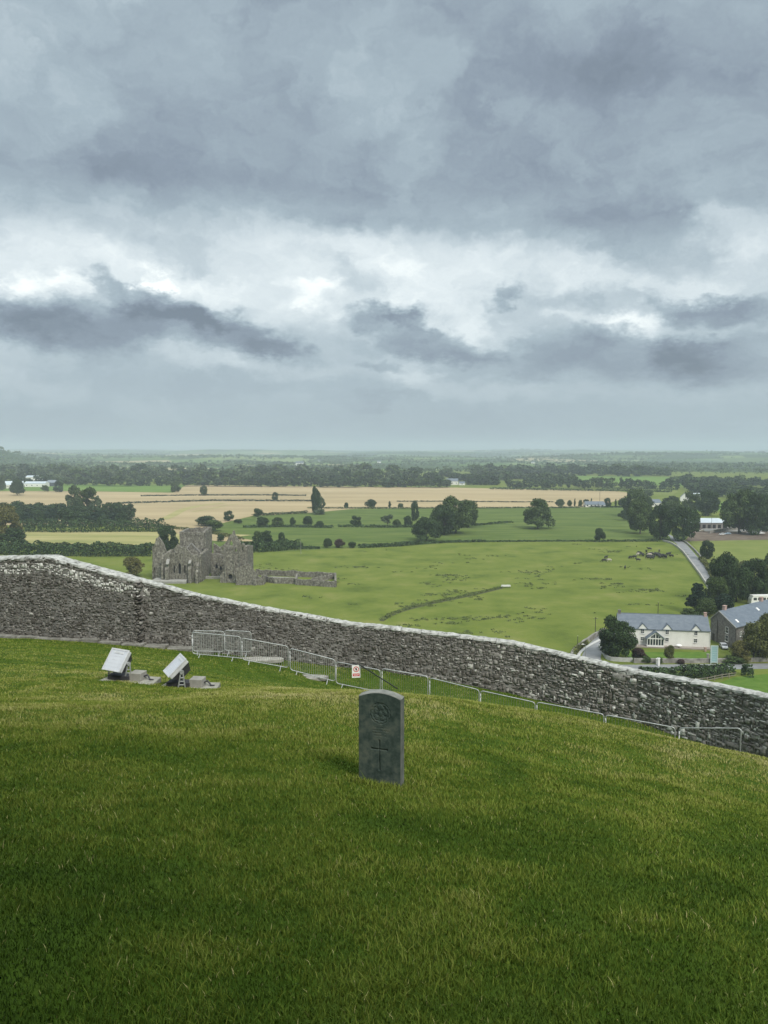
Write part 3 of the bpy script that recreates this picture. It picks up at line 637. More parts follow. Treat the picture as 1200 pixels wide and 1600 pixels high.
def build_mill():
    Rr = Vector((104.8, 225.6, 0)); Lp = Vector((102.7, 238.2, 0)); ax = Vector((.80, .60, 0)).normalized(); Ln = 46.0; ze, zr, zl = 6.7, 9.8, 6.4
    G = Rr.lerp(Lp, .66)
    root = empty('stone_mill', tuple(Rr), 0, 'long rubble stone building with a grey slate roof end on beside the cream farmhouse', 'building'); off = Rr
    u = (Lp-Rr); q = [Vector((0, 0, -.4)), u+Vector((0, 0, -.4)), u+Vector((0, 0, zl)), u*.66+Vector((0, 0, zr)), Vector((0, 0, ze))]
    MB().prism(q, ax*Ln).build('wall', rubble, root)
    n_ = u.normalized(); th = Vector((0, 0, .18)); e = ax*-.25
    A = -n_*.4+Vector((0, 0, ze-.12)); B = u*.66+Vector((0, 0, zr+.02)); D = u+n_*.4+Vector((0, 0, zl-.2))
    rf = MB().prism([A+e, B+e, B+th+e, A+th+e], ax*(Ln+.5)).prism([B+e, D+e, D+th+e, B+th+e], ax*(Ln+.5)).build('roof', slate, root)
    MB().prism([A+e*1.5-th*.6, B+e*1.5-th*.6, B+e*1.5+th*1.3, A+e*1.5+th*1.3], ax*.3).prism([B+e*1.5-th*.6, D+e*1.5-th*.6, D+e*1.5+th*1.3, B+e*1.5+th*1.3], ax*.3).build('verge_coping', ab_pale, rf)
    for s in (3.0, 25.5):
        c = B+ax*s; T = Matrix.Translation(c)@Matrix.Rotation(math.atan2(ax.y, ax.x), 4, 'Z')
        MB().box(-.6, .6, -.4, .4, -.6, 1.3, T).box(-.7, .7, -.5, .5, 1.3, 1.45, T).build('chimney', brick, rf)
    nr = ax.cross((B-A).normalized()); nr = nr if nr.z > 0 else -nr
    for s, t in ((3.2, .30), (19.0, .62)):
        c = A.lerp(B, t)+ax*s+nr*.22; T = Matrix.Translation(c)@Matrix((( ax.x, (B-A).normalized().x, nr.x, 0), (ax.y, (B-A).normalized().y, nr.y, 0), (ax.z, (B-A).normalized().z, nr.z, 0), (0, 0, 0, 1)))
        MB().box(-.45, .45, -.8, .8, -.05, .12, T).build('skylight', white_p, rf)
    # white framed windows and a dark door in the gable; the gable plane runs along u
    T = Matrix.Rotation(math.atan2(u.y, u.x)+math.pi, 4, 'Z')      # local -y looks out of the gable
    def gw(t, z, w, h): 
        c = u*t; l = T.inverted() @ c
        f = window(root, l.x, z, w, h, l.y, bars=0); f.matrix_basis = T; return f
    gw(.32, 4.0, 1.5, 1.9); gw(.32, .9+.6, 1.5, 1.9)
    c = T.inverted() @ (u*.86); d = MB().box(c.x-.55, c.x+.55, c.y-.08, c.y+.05, 0, 2.3).build('door', timber, root); d.matrix_basis = T
    c = T.inverted() @ (u*.70); p = MB().tube([(c.x, c.y-.12, 0), (c.x, c.y-.12, 7.0)], .09).build('downpipe', timber, root); p.matrix_basis = T
    # windows along the side wall under the eaves
    T2 = Matrix.Rotation(math.atan2(ax.y, ax.x), 4, 'Z')
    for s in (3, 7, 11, 15):
        f = window(root, s, 3.6, 1.0, 1.4, 0, bars=1); f.matrix_basis = T2
    MB().box(.12, Ln, -.42, -.28, ze-.30, ze-.16, T2).tube([T2 @ Vector((.1, -.1, 0)), T2 @ Vector((.1, -.1, ze-.3))], .08).build('gutter', timber, root)
build_mill()
def box_house(px, base, wpx, h, dep, label, wallm, roofm, rz=0.0, zr=None, cat='house', name='bungalow', wins=3, wcol=None, up=0):
    p = plain(px, base); w = wpx/F*math.hypot(p.y, EYE); root = empty(name, (p.x, p.y, 0), R(rz), label, cat)
    zr = zr or h+dep*.32
    house_body(MB(), -w/2, w/2, 0, dep, h, zr).build('wall', wallm, root); rf = gable_roof(MB(), -w/2, w/2, 0, dep, h, zr, .3, .2).build('roof', roofm, root)
    for i in range(wins):
        x = -w/2+w*(i+.5)/wins; f = MB().box(x-.75, x+.75, -.08, .03, h*.35, h*.35+1.3).build('window', glass_m, root)
    return root, w
tin = mat('pale blue grey tin roof', [(.42, .48, .52), (.52, .58, .62)], scale=.2, rough=.5)
tin_d = mat('dark grey tin roof', [(.16, .19, .22), (.24, .27, .30)], scale=.2, rough=.5)
def build_shed():
    p = plain(1108, 826); root = empty('cattle_shed', (p.x, p.y, 0), R(-2), 'long low farm shed with a pale tin roof between the big trees and the yard', 'shed')
    w = 55/F*math.hypot(p.y, EYE); h = 4.4; d = 22
    MB().prism([(-w/2, 0, 0), (-w/2, d, 0), (-w/2, d, h), (-w/2, d*.75, h+1.8), (-w/2, d*.5, h+.8), (-w/2, d*.25, h+1.8), (-w/2, 0, h)], (w, 0, 0)).build('wall', mat('shed cladding', [(.16, .15, .14), (.26, .24, .22)], scale=.3, rough=.8), root)
    for i, (a, b) in enumerate(((0, .25), (.5, .75))):
        MB().prism([(-w/2-.4, d*a-.4, h-.1+(.9 if i else 0)), (-w/2-.4, d*b, h+1.95), (-w/2-.4, d*b, h+2.1), (-w/2-.4, d*a-.4, h+.1+(.9 if i else 0))], (w+.8, 0, 0)).build('roof', tin, root)
        MB().prism([(-w/2-.4, d*b, h+1.95), (-w/2-.4, d*b+d*.25, h+.85), (-w/2-.4, d*b+d*.25, h+1.0), (-w/2-.4, d*b, h+2.1)], (w+.8, 0, 0)).build('roof', tin_d, root)
    for i in range(7): x = -w/2+w*(i+.5)/7; MB().box(x-1.1, x+1.1, -.12, .05, .2, 3.0).build('opening', shade_tyre_black, root)  # dark panels on the cladding paint the shade inside the doorways
    MB().tube([(w*.05, -1, 0), (w*.05, -1, 9)], .12).build('post', timber, root)
build_shed()
box_house(930, 792.5, 30, 2.7, 9, 'white bungalow with a hipped grey roof at the edge of the stubble field', white_p, slate, wins=5)
r_, w_ = box_house(941, 792.8, 10, 2.6, 6, 'small white garage close to the right of the grey roofed bungalow', white_p, slate, wins=1, cat='garage', name='garage')
box_house(1024, 792, 22, 4.2, 10, 'cream cottage with a dark roof half hidden between the dark tree crowns', render_w, slate, rz=12)
box_house(1076, 783, 16, 4.5, 9, 'white house with a steep gable above the tin roofed shed', white_p, slate, rz=70, zr=9)
box_house(1088, 778, 13, 3.0, 8, 'low white outbuilding right of the steep gabled white house', white_p, tin, cat='outbuilding', name='outbuilding')
box_house(22, 763, 26, 5.5, 14, 'pale farmhouse with a grey roof at the left edge among farm sheds', render_w, tin, rz=20, zr=10.5)
box_house(54, 761, 33, 5.5, 16, 'long white farm shed with dark openings behind the lone field tree', white_p, tin, zr=8.2, cat='shed', name='farm_shed', wins=4)
box_house(52, 754, 24, 9.5, 14, 'second pale roofed barn standing behind the long white farm shed', white_p, tin, zr=12, cat='barn', name='barn', wins=2)
box_house(79, 760, 13, 6.0, 14, 'dark arched hay barn right of the long white farm shed', flat('dark barn cladding', (.07, .08, .10)), tin_d, zr=9.5, cat='barn', name='barn', wins=0)
box_house(707, 757.5, 18, 6.0, 12, 'pale two storey house in front of the dark wood beyond the stubble', render_w, slate, zr=10)
box_house(722, 758, 9, 3.0, 8, 'small grey roofed shed beside the pale house below the wood', white_p, slate, cat='shed', name='garden_shed', wins=1)
for (px, py, w, lb) in ((205, 727, 5, 'tiny white house among the hedged fields far left of the horizon'), (350, 719, 4, 'tiny white gabled house left of the distant stubble strip'), (500, 721, 6, 'tiny white barn at the left end of the distant stubble strip'),
                    (866, 711, 4, 'white church like house standing alone near the right horizon'), (833, 724, 5, 'pale house beside the low distant wood on the right'), (592, 723, 6, 'cream coloured farmhouse beyond the long wood in the middle distance'),
                    (1182, 727, 6, 'pale farmhouse on the far right beyond the green fields'), (468, 728, 12, 'long grey roofed barn beyond the long dark wood')):
    p = plain(px, py); d = math.hypot(p.y, EYE); ww = w/F*d; root = empty('far_house', (p.x, p.y, gz(p.x, p.y)-1), R(rnd.uniform(-30, 30)), lb, 'house')
    hh = ww*.42; house_body(MB(), -ww/2, ww/2, 0, ww*.5, hh, hh*1.5).build('wall', white_p, root); gable_roof(MB(), -ww/2, ww/2, 0, ww*.5, hh, hh*1.5, .3, .4).build('roof', slate, root)

# caravan-like white vehicle behind the mill roof
def build_coach():
    p = Vector((146.5, 291, 0)); root = empty('white_coach', tuple(p), R(4), 'white flat roofed coach with dark windows half hidden behind the stone building roof', 'coach')
    MB().prism([(-6, 0, .5), (6, 0, .5), (6, 0, 3.5), (-5.2, 0, 3.5), (-5.8, 0, 2.4)], (0, 2.5, 0)).build('body', white_p, root, bevel=.08)
    MB().box(-5.3, 6.02, -.05, 2.55, 3.5, 3.72).build('roof', white_p, root)
    for x in (-4.4, -2.6, -.8, 1.0, 2.8, 4.5): MB().box(x-.65, x+.65, -.03, .02, 1.9, 2.9).build('window', glass_m, root)
    MB().prism([(-5.86, .2, 2.0), (-5.30, .2, 3.3), (-5.26, .2, 3.3), (-5.78, .2, 2.0)], (0, 2.1, 0)).build('windscreen', glass_m, root)
    for x in (-4, 3.6):
        for y in (.15, 2.35): MB().tube([(x, y-.14, .5), (x, y+.14, .5)], .5, 16).build('wheel', shade_tyre_black, root)
build_coach()

# ------------------------------------------------------------------ roads, kerbs, low walls
asph = mat('grey asphalt', [(.16, .165, .17), (.21, .215, .22), (.25, .255, .26)], scale=.25, rough=.85, bump=.2, bscale=4)
def strip(name, pts, w, m, z=.05, px=True, parent=None, kind='structure', z1=None):
    P = [plain(*p) for p in pts] if px else [Vector(p) for p in pts]
    Q = []
    for i in range(len(P)-1):           # Catmull-Rom through the points
        p0, p1, p2, p3 = P[max(i-1, 0)], P[i], P[i+1], P[min(i+2, len(P)-1)]; n = max(3, int((p2-p1).length/4))
        for k in range(n):
            t = k/n; Q.append(.5*((2*p1)+(p2-p0)*t+(2*p0-5*p1+4*p2-p3)*t*t+(3*p1-p0-3*p2+p3)*t**3))
    Q.append(P[-1]); vs = []; ws = w if isinstance(w, tuple) else (w, w)
    for i, p in enumerate(Q):
        t = (Q[min(i+1, len(Q)-1)]-Q[max(i-1, 0)]).normalized(); n_ = Vector((-t.y, t.x, 0)); 
        if z1 is None: vs += [p+n_*ws[0]/2+Vector((0, 0, z)), p-n_*ws[0]/2+Vector((0, 0, z))]
        else:
            j = rnd.uniform(.92, 1.08); vs += [p+n_*ws[0]/2+Vector((0, 0, z)), p+n_*ws[0]/2+Vector((0, 0, z1*j)), p-n_*ws[0]/2+Vector((0, 0, z1*j)), p-n_*ws[0]/2+Vector((0, 0, z))]
    k = 2 if z1 is None else 4
    if k == 2: fs = [(2*i, 2*i+1, 2*i+3, 2*i+2) for i in range(len(Q)-1)]
    else: fs = [(i*4+a, i*4+(a+1) % 4, (i+1)*4+(a+1) % 4, (i+1)*4+a) for i in range(len(Q)-1) for a in range(4)]+[(0, 1, 2, 3), tuple(len(Q)*4-4+a for a in range(4))]
    mb = MB().add(vs, fs); me = mb.mesh(name, m, fix=(k == 4))
    if k == 2 and me.polygons[0].normal.z < 0: me.flip_normals()
    o = link(name, me, parent)
    if kind: o['kind'] = kind
    return o
strip('track', [(255, 812), (272, 804), (288, 796), (315, 790), (350, 786.5)], 9, stub2, .2)
strip('track', [(300, 800), (330, 795), (360, 789), (400, 786)], 3, stub2, .21)
low_road = [(1330, 1041), (1200, 1041), (1120, 1042), (1040, 1042.5), (980, 1043), (945, 1041), (925, 1031), (927, 1018), (939, 1002), (958, 991), (990, 983)]
strip('road', low_road, 5.2, asph, .05)
strip('road', [(990, 983), (1040, 975), (1085, 962), (1110, 945), (1118, 925), (1104, 901), (1089, 880), (1075, 862), (1062, 848), (1045, 838), (1026, 828), (1015, 818)], 5.6, asph, .045)
strip('pavement', [(903, 1034), (905, 1022), (917, 1011), (937, 1000), (950, 992)], .9, flat('pale kerb', (.5, .5, .48)), .04, z1=.16)
walld = mat('dry stone field wall', [(.12, .115, .105), (.22, .21, .19), (.34, .33, .30)], scale=.7, rough=.95, bump=.8, bscale=3, bdist=.1)
def lwall(pts, h, th, label, m=walld):
    o = strip('field_wall', pts, th, m, -.1, z1=h, kind=None); return tag(o, label, 'wall')
lwall([(893, 1031), (897, 1020), (912, 1008), (930, 996), (945, 988)], 1.5, .6, 'dark stone roadside wall curving along the left side of the lane past the dark tree')
lwall([(936, 1012), (943, 1022), (950, 1031), (968, 1033.5), (988, 1034)], 1.1, .6, 'pale topped low garden wall curving round the dark tree beside the lane', mat('pale limewashed wall', [(.30, .30, .28), (.5, .5, .47)], scale=.8, rough=.9))
lwall([(990, 1036), (1060, 1036), (1110, 1036), (1220, 1033), (1300, 1032)], 1.3, .5, 'long low grey wall between the lower road and the cream farmhouse garden')
lwall([(1118, 925), (1105, 915), (1094, 899), (1080, 880), (1066, 862), (1050, 850), (1036, 846)], 1.1, .6, 'pale stone wall following the left side of the far lane beside the meadow', mat('pale dry stone', [(.28, .27, .24), (.42, .41, .37)], scale=.5, rough=.95))
lwall([(1116, 900), (1102, 880), (1088, 863), (1074, 850), (1066, 845)], 1.0, .6, 'stone wall on the right side of the far lane beside the paddock')
lwall([(1108, 834), (1140, 829), (1160, 828)], 2.2, .7, 'long grey yard wall in front of the tin roofed shed')
# ------------------------------------------------------------------ trees, hedges, woods
def leafmat(name, c, rough=.75, sc=.35):
    d = tuple(x*.45 for x in c); l = tuple(min(1, x*1.9) for x in c)
    return mat(name, [d, c, l], scale=sc, rough=rough, island=.9, detail=4, spec=.15)
LM = {'dark': leafmat('dark green leaves', (.034, .058, .021)), 'mid': leafmat('green leaves', (.055, .084, .026)), 'pale': leafmat('grey green leaves', (.085, .115, .060)),
      'olive': leafmat('olive yellow leaves', (.12, .115, .038)), 'brown': leafmat('purple brown leaves', (.065, .040, .038)), 'autumn': leafmat('yellowing green leaves', (.085, .095, .030)), 'pine': leafmat('deep pine needles', (.020, .038, .022))}
bark = mat('bark', [(.05, .042, .035), (.10, .088, .075)], scale=3, rough=.95, bump=.6, bscale=12)
def leaf_quads(rs, P, Nrm, size, aspect=.75):
    n = len(P); Nn = Nrm+rs.normal(0, .75, (n, 3)); Nn /= np.linalg.norm(Nn, axis=1)[:, None]+1e-9
    t = np.cross(Nn, rs.normal(0, 1, (n, 3))); t /= np.linalg.norm(t, axis=1)[:, None]+1e-9; b = np.cross(Nn, t)
    s = (size*(.55+.9*rs.rand(n)))[:, None] if np.ndim(size) == 0 else (size*(.55+.9*rs.rand(n)))[:, None]
    t = t*s; b = b*s*aspect
    # bent leaf clump: a quad with two raised corners
    V = np.stack([P-t-b*.3, P+b-Nn*s*.25, P+t+b*.2, P-b+Nn*s*.2], 1).reshape(-1, 3)
    Fq = np.arange(4*n).reshape(n, 4); return V, Fq
def crown(kind, seed, n, leaf):
    rs = np.random.RandomState(seed); lobes = []
    if kind == 'round':
        for i in range(34):
            th = rs.rand()*6.283; ph = rs.uniform(-.85, 1.0); rr = rs.uniform(.45, 1)**.5; c = math.sqrt(max(0, 1-min(1, abs(ph))**2*.8))
            lobes.append((.37*rr*c*math.cos(th), .37*rr*c*math.sin(th), .46+.39*ph, rs.uniform(.085, .175)))
    elif kind == 'oak':
        for i in range(60):
            th = rs.rand()*6.283; h = rs.rand(); rr = rs.uniform(.35, 1)**.6*.40*math.sqrt(max(.05, 1-h**1.9))
            lobes.append((rr*math.cos(th), rr*math.sin(th), .17+.70*h, rs.uniform(.08, .15)))
    elif kind == 'tall':
        for i in range(20):
            th = rs.rand()*6.283; h = (i+.5)/20; rr = .24*math.sin(.25+h*2.7)*rs.uniform(.3, 1); lobes.append((rr*math.cos(th), rr*math.sin(th), .12+.80*h, rs.uniform(.10, .17)*(1.15-h*.5)))
    elif kind == 'bush':
        for i in range(30):
            th = rs.rand()*6.283; h = rs.rand()**.8; rr = rs.uniform(.2, 1)**.6*.36*math.sqrt(max(.05, 1-h*h)); lobes.append((rr*math.cos(th), rr*math.sin(th), .14+.68*h, rs.uniform(.12, .20)))
    elif kind == 'conifer':
        for i in range(40):
            h = (i+.5)/40; rr = (1-h*.82)*.40*rs.uniform(.4, 1); th = rs.rand()*6.283; lobes.append((rr*math.cos(th), rr*math.sin(th), .24+.70*h, rs.uniform(.06, .12)*(1.2-h*.5)))
    elif kind == 'open':
        for i in range(24):
            th = rs.rand()*6.283; h = rs.rand(); rr = rs.uniform(.3, 1)*.42*math.sin(.5+h*2.2); lobes.append((rr*math.cos(th), rr*math.sin(th), .30+.62*h, rs.uniform(.05, .12)))
    Lb = np.array(lobes); w = Lb[:, 3]**2; w /= w.sum(); k = rs.choice(len(Lb), n, p=w); d = rs.normal(0, 1, (n, 3)); d[:, 2] = d[:, 2]*.9+.15; d /= np.linalg.norm(d, axis=1)[:, None]
    r = Lb[k, 3]*(1.22-.62*rs.rand(n)**1.1); sq = np.where(kind == 'conifer', .55, .85)
    P = Lb[k, :3]+d*r[:, None]*np.array([1, 1, float(sq)]); P[:, 2] = np.maximum(P[:, 2], .01); d[:, 2] += .25
    V, Fq = leaf_quads(rs, P, d, leaf); return V, Fq, Lb
def trunk_mb(kind, Lb, seed, w_over_h=1.0):
    rs = random.Random(seed); mb = MB(); tr = .020; top = .62
    if kind == 'bush': tr = .016
    pts = [(0, 0, -.03), (0.004, 0, .06), (-.004, .004, .25), (.006, -.004, .45), (0, 0, top)]; mb.tube(pts, [tr*1.7, tr*1.1, tr, tr*.7, tr*.35], 8)
    for l in sorted(map(tuple, Lb), key=lambda q: -q[3])[:12]:
        z0 = max(.10, l[2]-.26-rs.random()*.1); z0 = min(z0, .5); mid = (l[0]*.45, l[1]*.45, z0+(l[2]-z0)*.6); mb.tube([(0, 0, z0), mid, (l[0]*.92, l[1]*.92, l[2])], [tr*.55, tr*.35, tr*.12], 5, cap=False)
    return mb
LIB = {}
def lib(kind, v, lod):
    key = (kind, v, lod)
    if key not in LIB:
        n, leaf = {'hi': (12000, .021), 'mid': (3600, .034), 'lo': (620, .066)}[lod]
        if kind in ('tall', 'open'): n = int(n*.6)
        V, Fq, Lb = crown(kind, 100+v*17+len(kind), n, leaf); 
        LIB[key] = (V, Fq, Lb, {}, trunk_mb(kind, Lb, v).mesh('trunk', bark, True) if lod != 'lo' else None)
    return LIB[key]
def crown_mesh(kind, v, lod, m):
    V, Fq, Lb, cache, tm = lib(kind, v, lod)
    if m not in cache: cache[m] = np_mesh('crown', V, Fq, None, LM[m])
    return cache[m], tm
NM = {'round': 'broadleaf_tree', 'oak': 'broadleaf_tree', 'tall': 'tall_tree', 'bush': 'bush', 'conifer': 'conifer_tree', 'open': 'open_crowned_tree'}
def tree(px, base, top, w, kind, m, label, lod='mid', group=None, v=None, z0=None, sq=1.0):
    p = plain(px, base); d = math.hypot(p.y, EYE); H = at(px, top, p.y).z; Wd = w/F*d*1.02
    return tree_at(p.x, p.y, 0, H*1.04, Wd, kind, m, label, lod, group, v)
def tree_at(x, y, z, H, Wd, kind, m, label, lod='mid', group=None, v=None):
    v = rnd.randrange(4) if v is None else v; me, tm = crown_mesh(kind, v, lod, m)
    cat = 'bush' if kind == 'bush' else 'tree'
    if tm is None:
        o = link(NM[kind], me); o.location = (x, y, z)
    else:
        o = empty(NM[kind], (x, y, z)); link('crown', me, o); link('trunk', tm, o)
    o.rotation_euler = (0, 0, rnd.random()*6.28); o.scale = (Wd, Wd, H); return tag(o, label, cat, group)
T = tree
# near right, below the wall
T(964, 1028, 962, 58, 'round', 'dark', 'dense dark tree at the bend of the lane left of the cream farmhouse', 'hi', v=0)
T(998, 1033, 1012, 26, 'bush', 'brown', 'purple brown shrub in the garden beside the dense dark tree', 'hi')
T(1046, 1034, 1008, 19, 'bush', 'autumn', 'small rounded green tree on the garden lawn below the glazed porch', 'hi')
T(1009, 1036, 1025, 18, 'bush', 'mid', 'low dark shrub behind the roadside wall below the porch', 'mid')
T(1031, 1037, 1027, 10, 'bush', 'mid', 'small low bush left of the rounded garden tree', 'mid')
T(1064, 1038, 1030, 14, 'bush', 'brown', 'tiny brown shrub by the wall right of the rounded garden tree', 'mid')
T(1177, 1032, 972, 54, 'bush', 'autumn', 'large yellowish green bush in front of the stone building', 'hi', v=1)
T(1205, 1030, 958, 60, 'bush', 'autumn', 'tall yellowish green bush cut by the right edge of the picture', 'hi', v=2)
T(1157, 1034, 999, 34, 'bush', 'olive', 'shorter olive bush at the left foot of the yellowish green bushes', 'hi', v=3)
T(1146, 1036, 1025, 36, 'bush', 'mid', 'low dark green shrub along the wall right of the teal roadside panel', 'mid', v=0)
T(1090, 958, 911, 48, 'conifer', 'pine', 'dark conifer with a bare lower trunk behind the right end of the cream farmhouse', 'hi', v=0)
T(1104, 962, 934, 42, 'bush', 'mid', 'mid green tree behind the ridge of the cream farmhouse', 'hi', v=1)
T(1130, 942, 866, 48, 'round', 'dark', 'tall dark tree left of centre in the clump behind the stone building', 'hi', v=1)
T(1118, 946, 900, 36, 'round', 'mid', 'mid green tree at the left front of the clump behind the stone building', 'hi', v=2)
T(1150, 940, 884, 52, 'round', 'dark', 'broad dark tree in the middle of the clump behind the stone building', 'hi', v=2)
T(1178, 937, 874, 48, 'round', 'dark', 'dark tree at the right of the clump behind the stone building', 'hi', v=3)
T(1132, 960, 928, 40, 'bush', 'pine', 'low dark thicket under the clump behind the stone building roof', 'mid')
T(1206, 935, 880, 40, 'round', 'autumn', 'yellow green tree at the right edge above the white coach', 'hi', v=0)
T(1074, 965, 950, 26, 'bush', 'mid', 'low bush at the meadow corner left of the conifer', 'mid')
T(1104, 874, 845, 22, 'round', 'dark', 'small round tree in the paddock right of the far lane', 'hi', v=3)
T(1139, 900, 868, 34, 'bush', 'mid', 'bushy tree growing at the near edge of the paddock', 'hi', v=0)
T(1165, 896, 876, 36, 'bush', 'autumn', 'low dull green bush right of the bushy paddock tree', 'mid', v=1)
T(1112, 896, 878, 14, 'bush', 'mid', 'small bush against the lane wall below the small round paddock tree', 'mid')
T(1203, 888, 864, 20, 'bush', 'mid', 'bush cut by the right edge beside the paddock', 'mid')
# middle distance, meadow and pasture
T(840, 826, 779, 50, 'oak', 'mid', 'broad spreading tree standing alone in the green pasture', 'hi', v=0)
T(937, 846.5, 825, 20, 'bush', 'dark', 'dark rounded bush on the boundary right of the lone spreading tree', 'hi', v=2)
T(1000, 834, 777, 42, 'round', 'mid', 'tall tree at the left of the trio beside the far lane', 'hi', v=0)
T(1031, 843, 788, 40, 'round', 'dark', 'dark tree in the middle of the trio beside the far lane', 'hi', v=1)
T(1068, 845, 791, 50, 'round', 'dark', 'broad dark tree at the right of the trio overhanging the far lane', 'hi', v=2)
T(992, 808, 765, 42, 'round', 'mid', 'large rounded tree behind the trio left of the cream cottage', 'hi', v=3)
T(975, 813, 797, 20, 'bush', 'dark', 'dark bush at the left foot of the tall lane side tree', 'mid')
T(1052, 812, 782, 36, 'round', 'mid', 'grey green tree behind the middle of the lane side trio', 'hi', v=1)
T(1008, 800, 776, 26, 'round', 'dark', 'dark tree just left of the cream cottage', 'mid')
T(1048, 797, 774, 30, 'round', 'dark', 'dark tree just right of the cream cottage', 'mid')
T(1014, 776, 766, 14, 'round', 'mid', 'small round tree behind the cream cottage roof', 'mid')
T(712, 833, 775, 60, 'round', 'mid', 'tallest tree of the dark clump in the middle of the pasture', 'hi', v=0)
T(694, 836, 788, 42, 'round', 'dark', 'dark tree at the left of the pasture clump', 'hi', v=2)
T(666, 845, 808, 50, 'oak', 'dark', 'wide low tree in front of the dark pasture clump', 'hi', v=1)
T(732, 824, 782, 36, 'round', 'mid', 'rounded tree at the right shoulder of the pasture clump', 'hi', v=3)
T(648, 814, 783, 15, 'round', 'dark', 'narrow dark tree left of the pasture clump', 'mid')
T(637, 823, 806, 16, 'round', 'dark', 'small dark round tree at the end of the hedge beside the pasture clump', 'mid')
T(606, 823, 804, 24, 'open', 'pale', 'thin grey green tree on the hedge in the pasture', 'mid')
T(620, 823, 811, 16, 'bush', 'mid', 'bush between the thin grey tree and the pasture clump', 'mid')
T(556, 822, 806, 19, 'round', 'dark', 'dark round tree at the left end of the pasture hedge', 'mid', v=1)
T(541, 794, 785, 9, 'bush', 'dark', 'lone small bush at the near edge of the stubble', 'mid')
T(580, 793, 780, 22, 'bush', 'dark', 'wide dark thicket at the near edge of the stubble', 'mid')
T(609, 793.5, 783, 8, 'tall', 'dark', 'small narrow tree right of the wide thicket on the stubble edge', 'mid')
T(626, 793.5, 786, 11, 'bush', 'mid', 'low bush on the stubble edge left of the narrow dark tree', 'mid')
T(494, 803, 759, 17, 'round', 'dark', 'tall narrow tree rising alone against the stubble field', 'hi', v=0)
T(503, 803, 776, 13, 'open', 'pale', 'thin pale tree leaning beside the tall narrow tree in the stubble', 'mid')
T(499, 804, 795, 24, 'bush', 'pale', 'pale scrub round the foot of the tall narrow tree', 'mid')
T(430, 781.5, 769, 12, 'round', 'dark', 'small round tree on the stubble hedge left of the tall narrow tree', 'mid')
T(318, 774.5, 758, 13, 'round', 'mid', 'small green tree at the end of the upper stubble hedge', 'mid')
T(274, 769, 752, 18, 'round', 'mid', 'tree at the right end of the green field below the wood', 'mid')
T(27, 774, 748, 24, 'oak', 'dark', 'lone tree with a visible trunk in front of the left farm sheds', 'hi', v=2)
T(92, 769, 752, 18, 'round', 'dark', 'round tree just right of the dark hay barn', 'mid')
T(70, 768, 758, 14, 'bush', 'mid', 'bush between the white farm shed and the hay barn', 'mid')
T(2, 766, 741, 16, 'round', 'pale', 'pale green tree cut by the left edge beside the farmhouse', 'mid')
T(481, 822.5, 806, 18, 'bush', 'dark', 'dark rounded tree on the short hedge above the abbey cloister', 'mid', v=0)
T(457, 822.5, 808, 11, 'bush', 'dark', 'narrow bush left of the dark rounded tree on the short hedge', 'mid', v=1)
T(434, 823, 808, 22, 'round', 'mid', 'middle green tree on the short pasture hedge', 'mid')
T(410, 823, 807, 24, 'bush', 'dark', 'dark spreading bush at the left end of the short pasture hedge', 'mid', v=3)
T(500, 824, 814, 18, 'bush', 'dark', 'low bush at the right end of the short pasture hedge', 'mid', v=1)
T(403, 808, 794, 18, 'bush', 'dark', 'dark bush on the corner of the stubble and the pasture', 'mid', v=2)
T(512, 856, 841, 17, 'bush', 'dark', 'first dark bush of three on the near meadow boundary', 'mid', v=0)
T(530, 856, 842, 20, 'bush', 'brown', 'brownish bush in the middle of three on the near meadow boundary', 'mid', v=1)
T(550, 856, 846, 16, 'bush', 'dark', 'low bush at the right of three on the near meadow boundary', 'mid', v=2)
T(440, 848, 832, 13, 'round', 'dark', 'small round tree above the thick hedge right of the abbey', 'mid')
T(415, 850, 829, 24, 'round', 'dark', 'broad tree rising from the thick hedge right of the abbey', 'mid')
T(403, 850, 830, 18, 'round', 'mid', 'smaller tree at the left of the thick hedge right of the abbey', 'mid')
T(357, 814, 798, 17, 'round', 'dark', 'round tree above the scrub between the stubble and the abbey', 'mid')
T(322, 822, 806, 42, 'bush', 'dark', 'wide dark scrub at the foot of the stubble above the abbey tower', 'mid', v=1)
T(334, 830, 812, 34, 'bush', 'mid', 'rounded green scrub directly above the abbey tower', 'mid', v=2)
T(372, 818, 811, 16, 'bush', 'mid', 'low scrub at the right of the round tree above the abbey', 'mid')
T(262, 862, 821, 36, 'round', 'dark', 'big dark tree rising behind the abbey chancel', 'hi', v=1)
T(345, 846, 834, 14, 'bush', 'dark', 'dark bush behind the wall right of the abbey tower', 'mid')
T(208, 901, 870, 44, 'bush', 'olive', 'brownish green rounded bush standing left of the abbey', 'hi', v=0)
T(10, 850, 790, 52, 'round', 'olive', 'yellow olive tree at the left edge above the stone wall', 'hi', v=1)
T(22, 852, 824, 40, 'bush', 'dark', 'dark undergrowth below the yellow olive tree', 'mid')
T(118, 808, 760, 30, 'open', 'pale', 'sparse tree with bare branches rising above the left wood', 'hi', v=1)
T(136, 808, 762, 40, 'open', 'mid', 'larger sparse crowned tree right of the bare branched one', 'hi', v=2)
T(152, 808, 775, 22, 'open', 'pale', 'thin pale tree at the right of the sparse crowned pair', 'mid')
T(1154, 834, 764, 56, 'round', 'mid', 'very large green tree right of the tin roofed shed', 'hi', v=0)
T(1185, 836, 770, 48, 'round', 'dark', 'large dark tree at the right edge above the yard', 'hi', v=2)
T(1200, 830, 775, 36, 'round', 'mid', 'tree cut by the right edge behind the large dark yard tree', 'mid', v=1)
T(1106, 806, 766, 40, 'round', 'dark', 'dark spreading tree behind the tin roofed shed', 'hi', v=3)
T(1080, 800, 768, 30, 'round', 'mid', 'round tree below the steep gabled white house', 'mid')
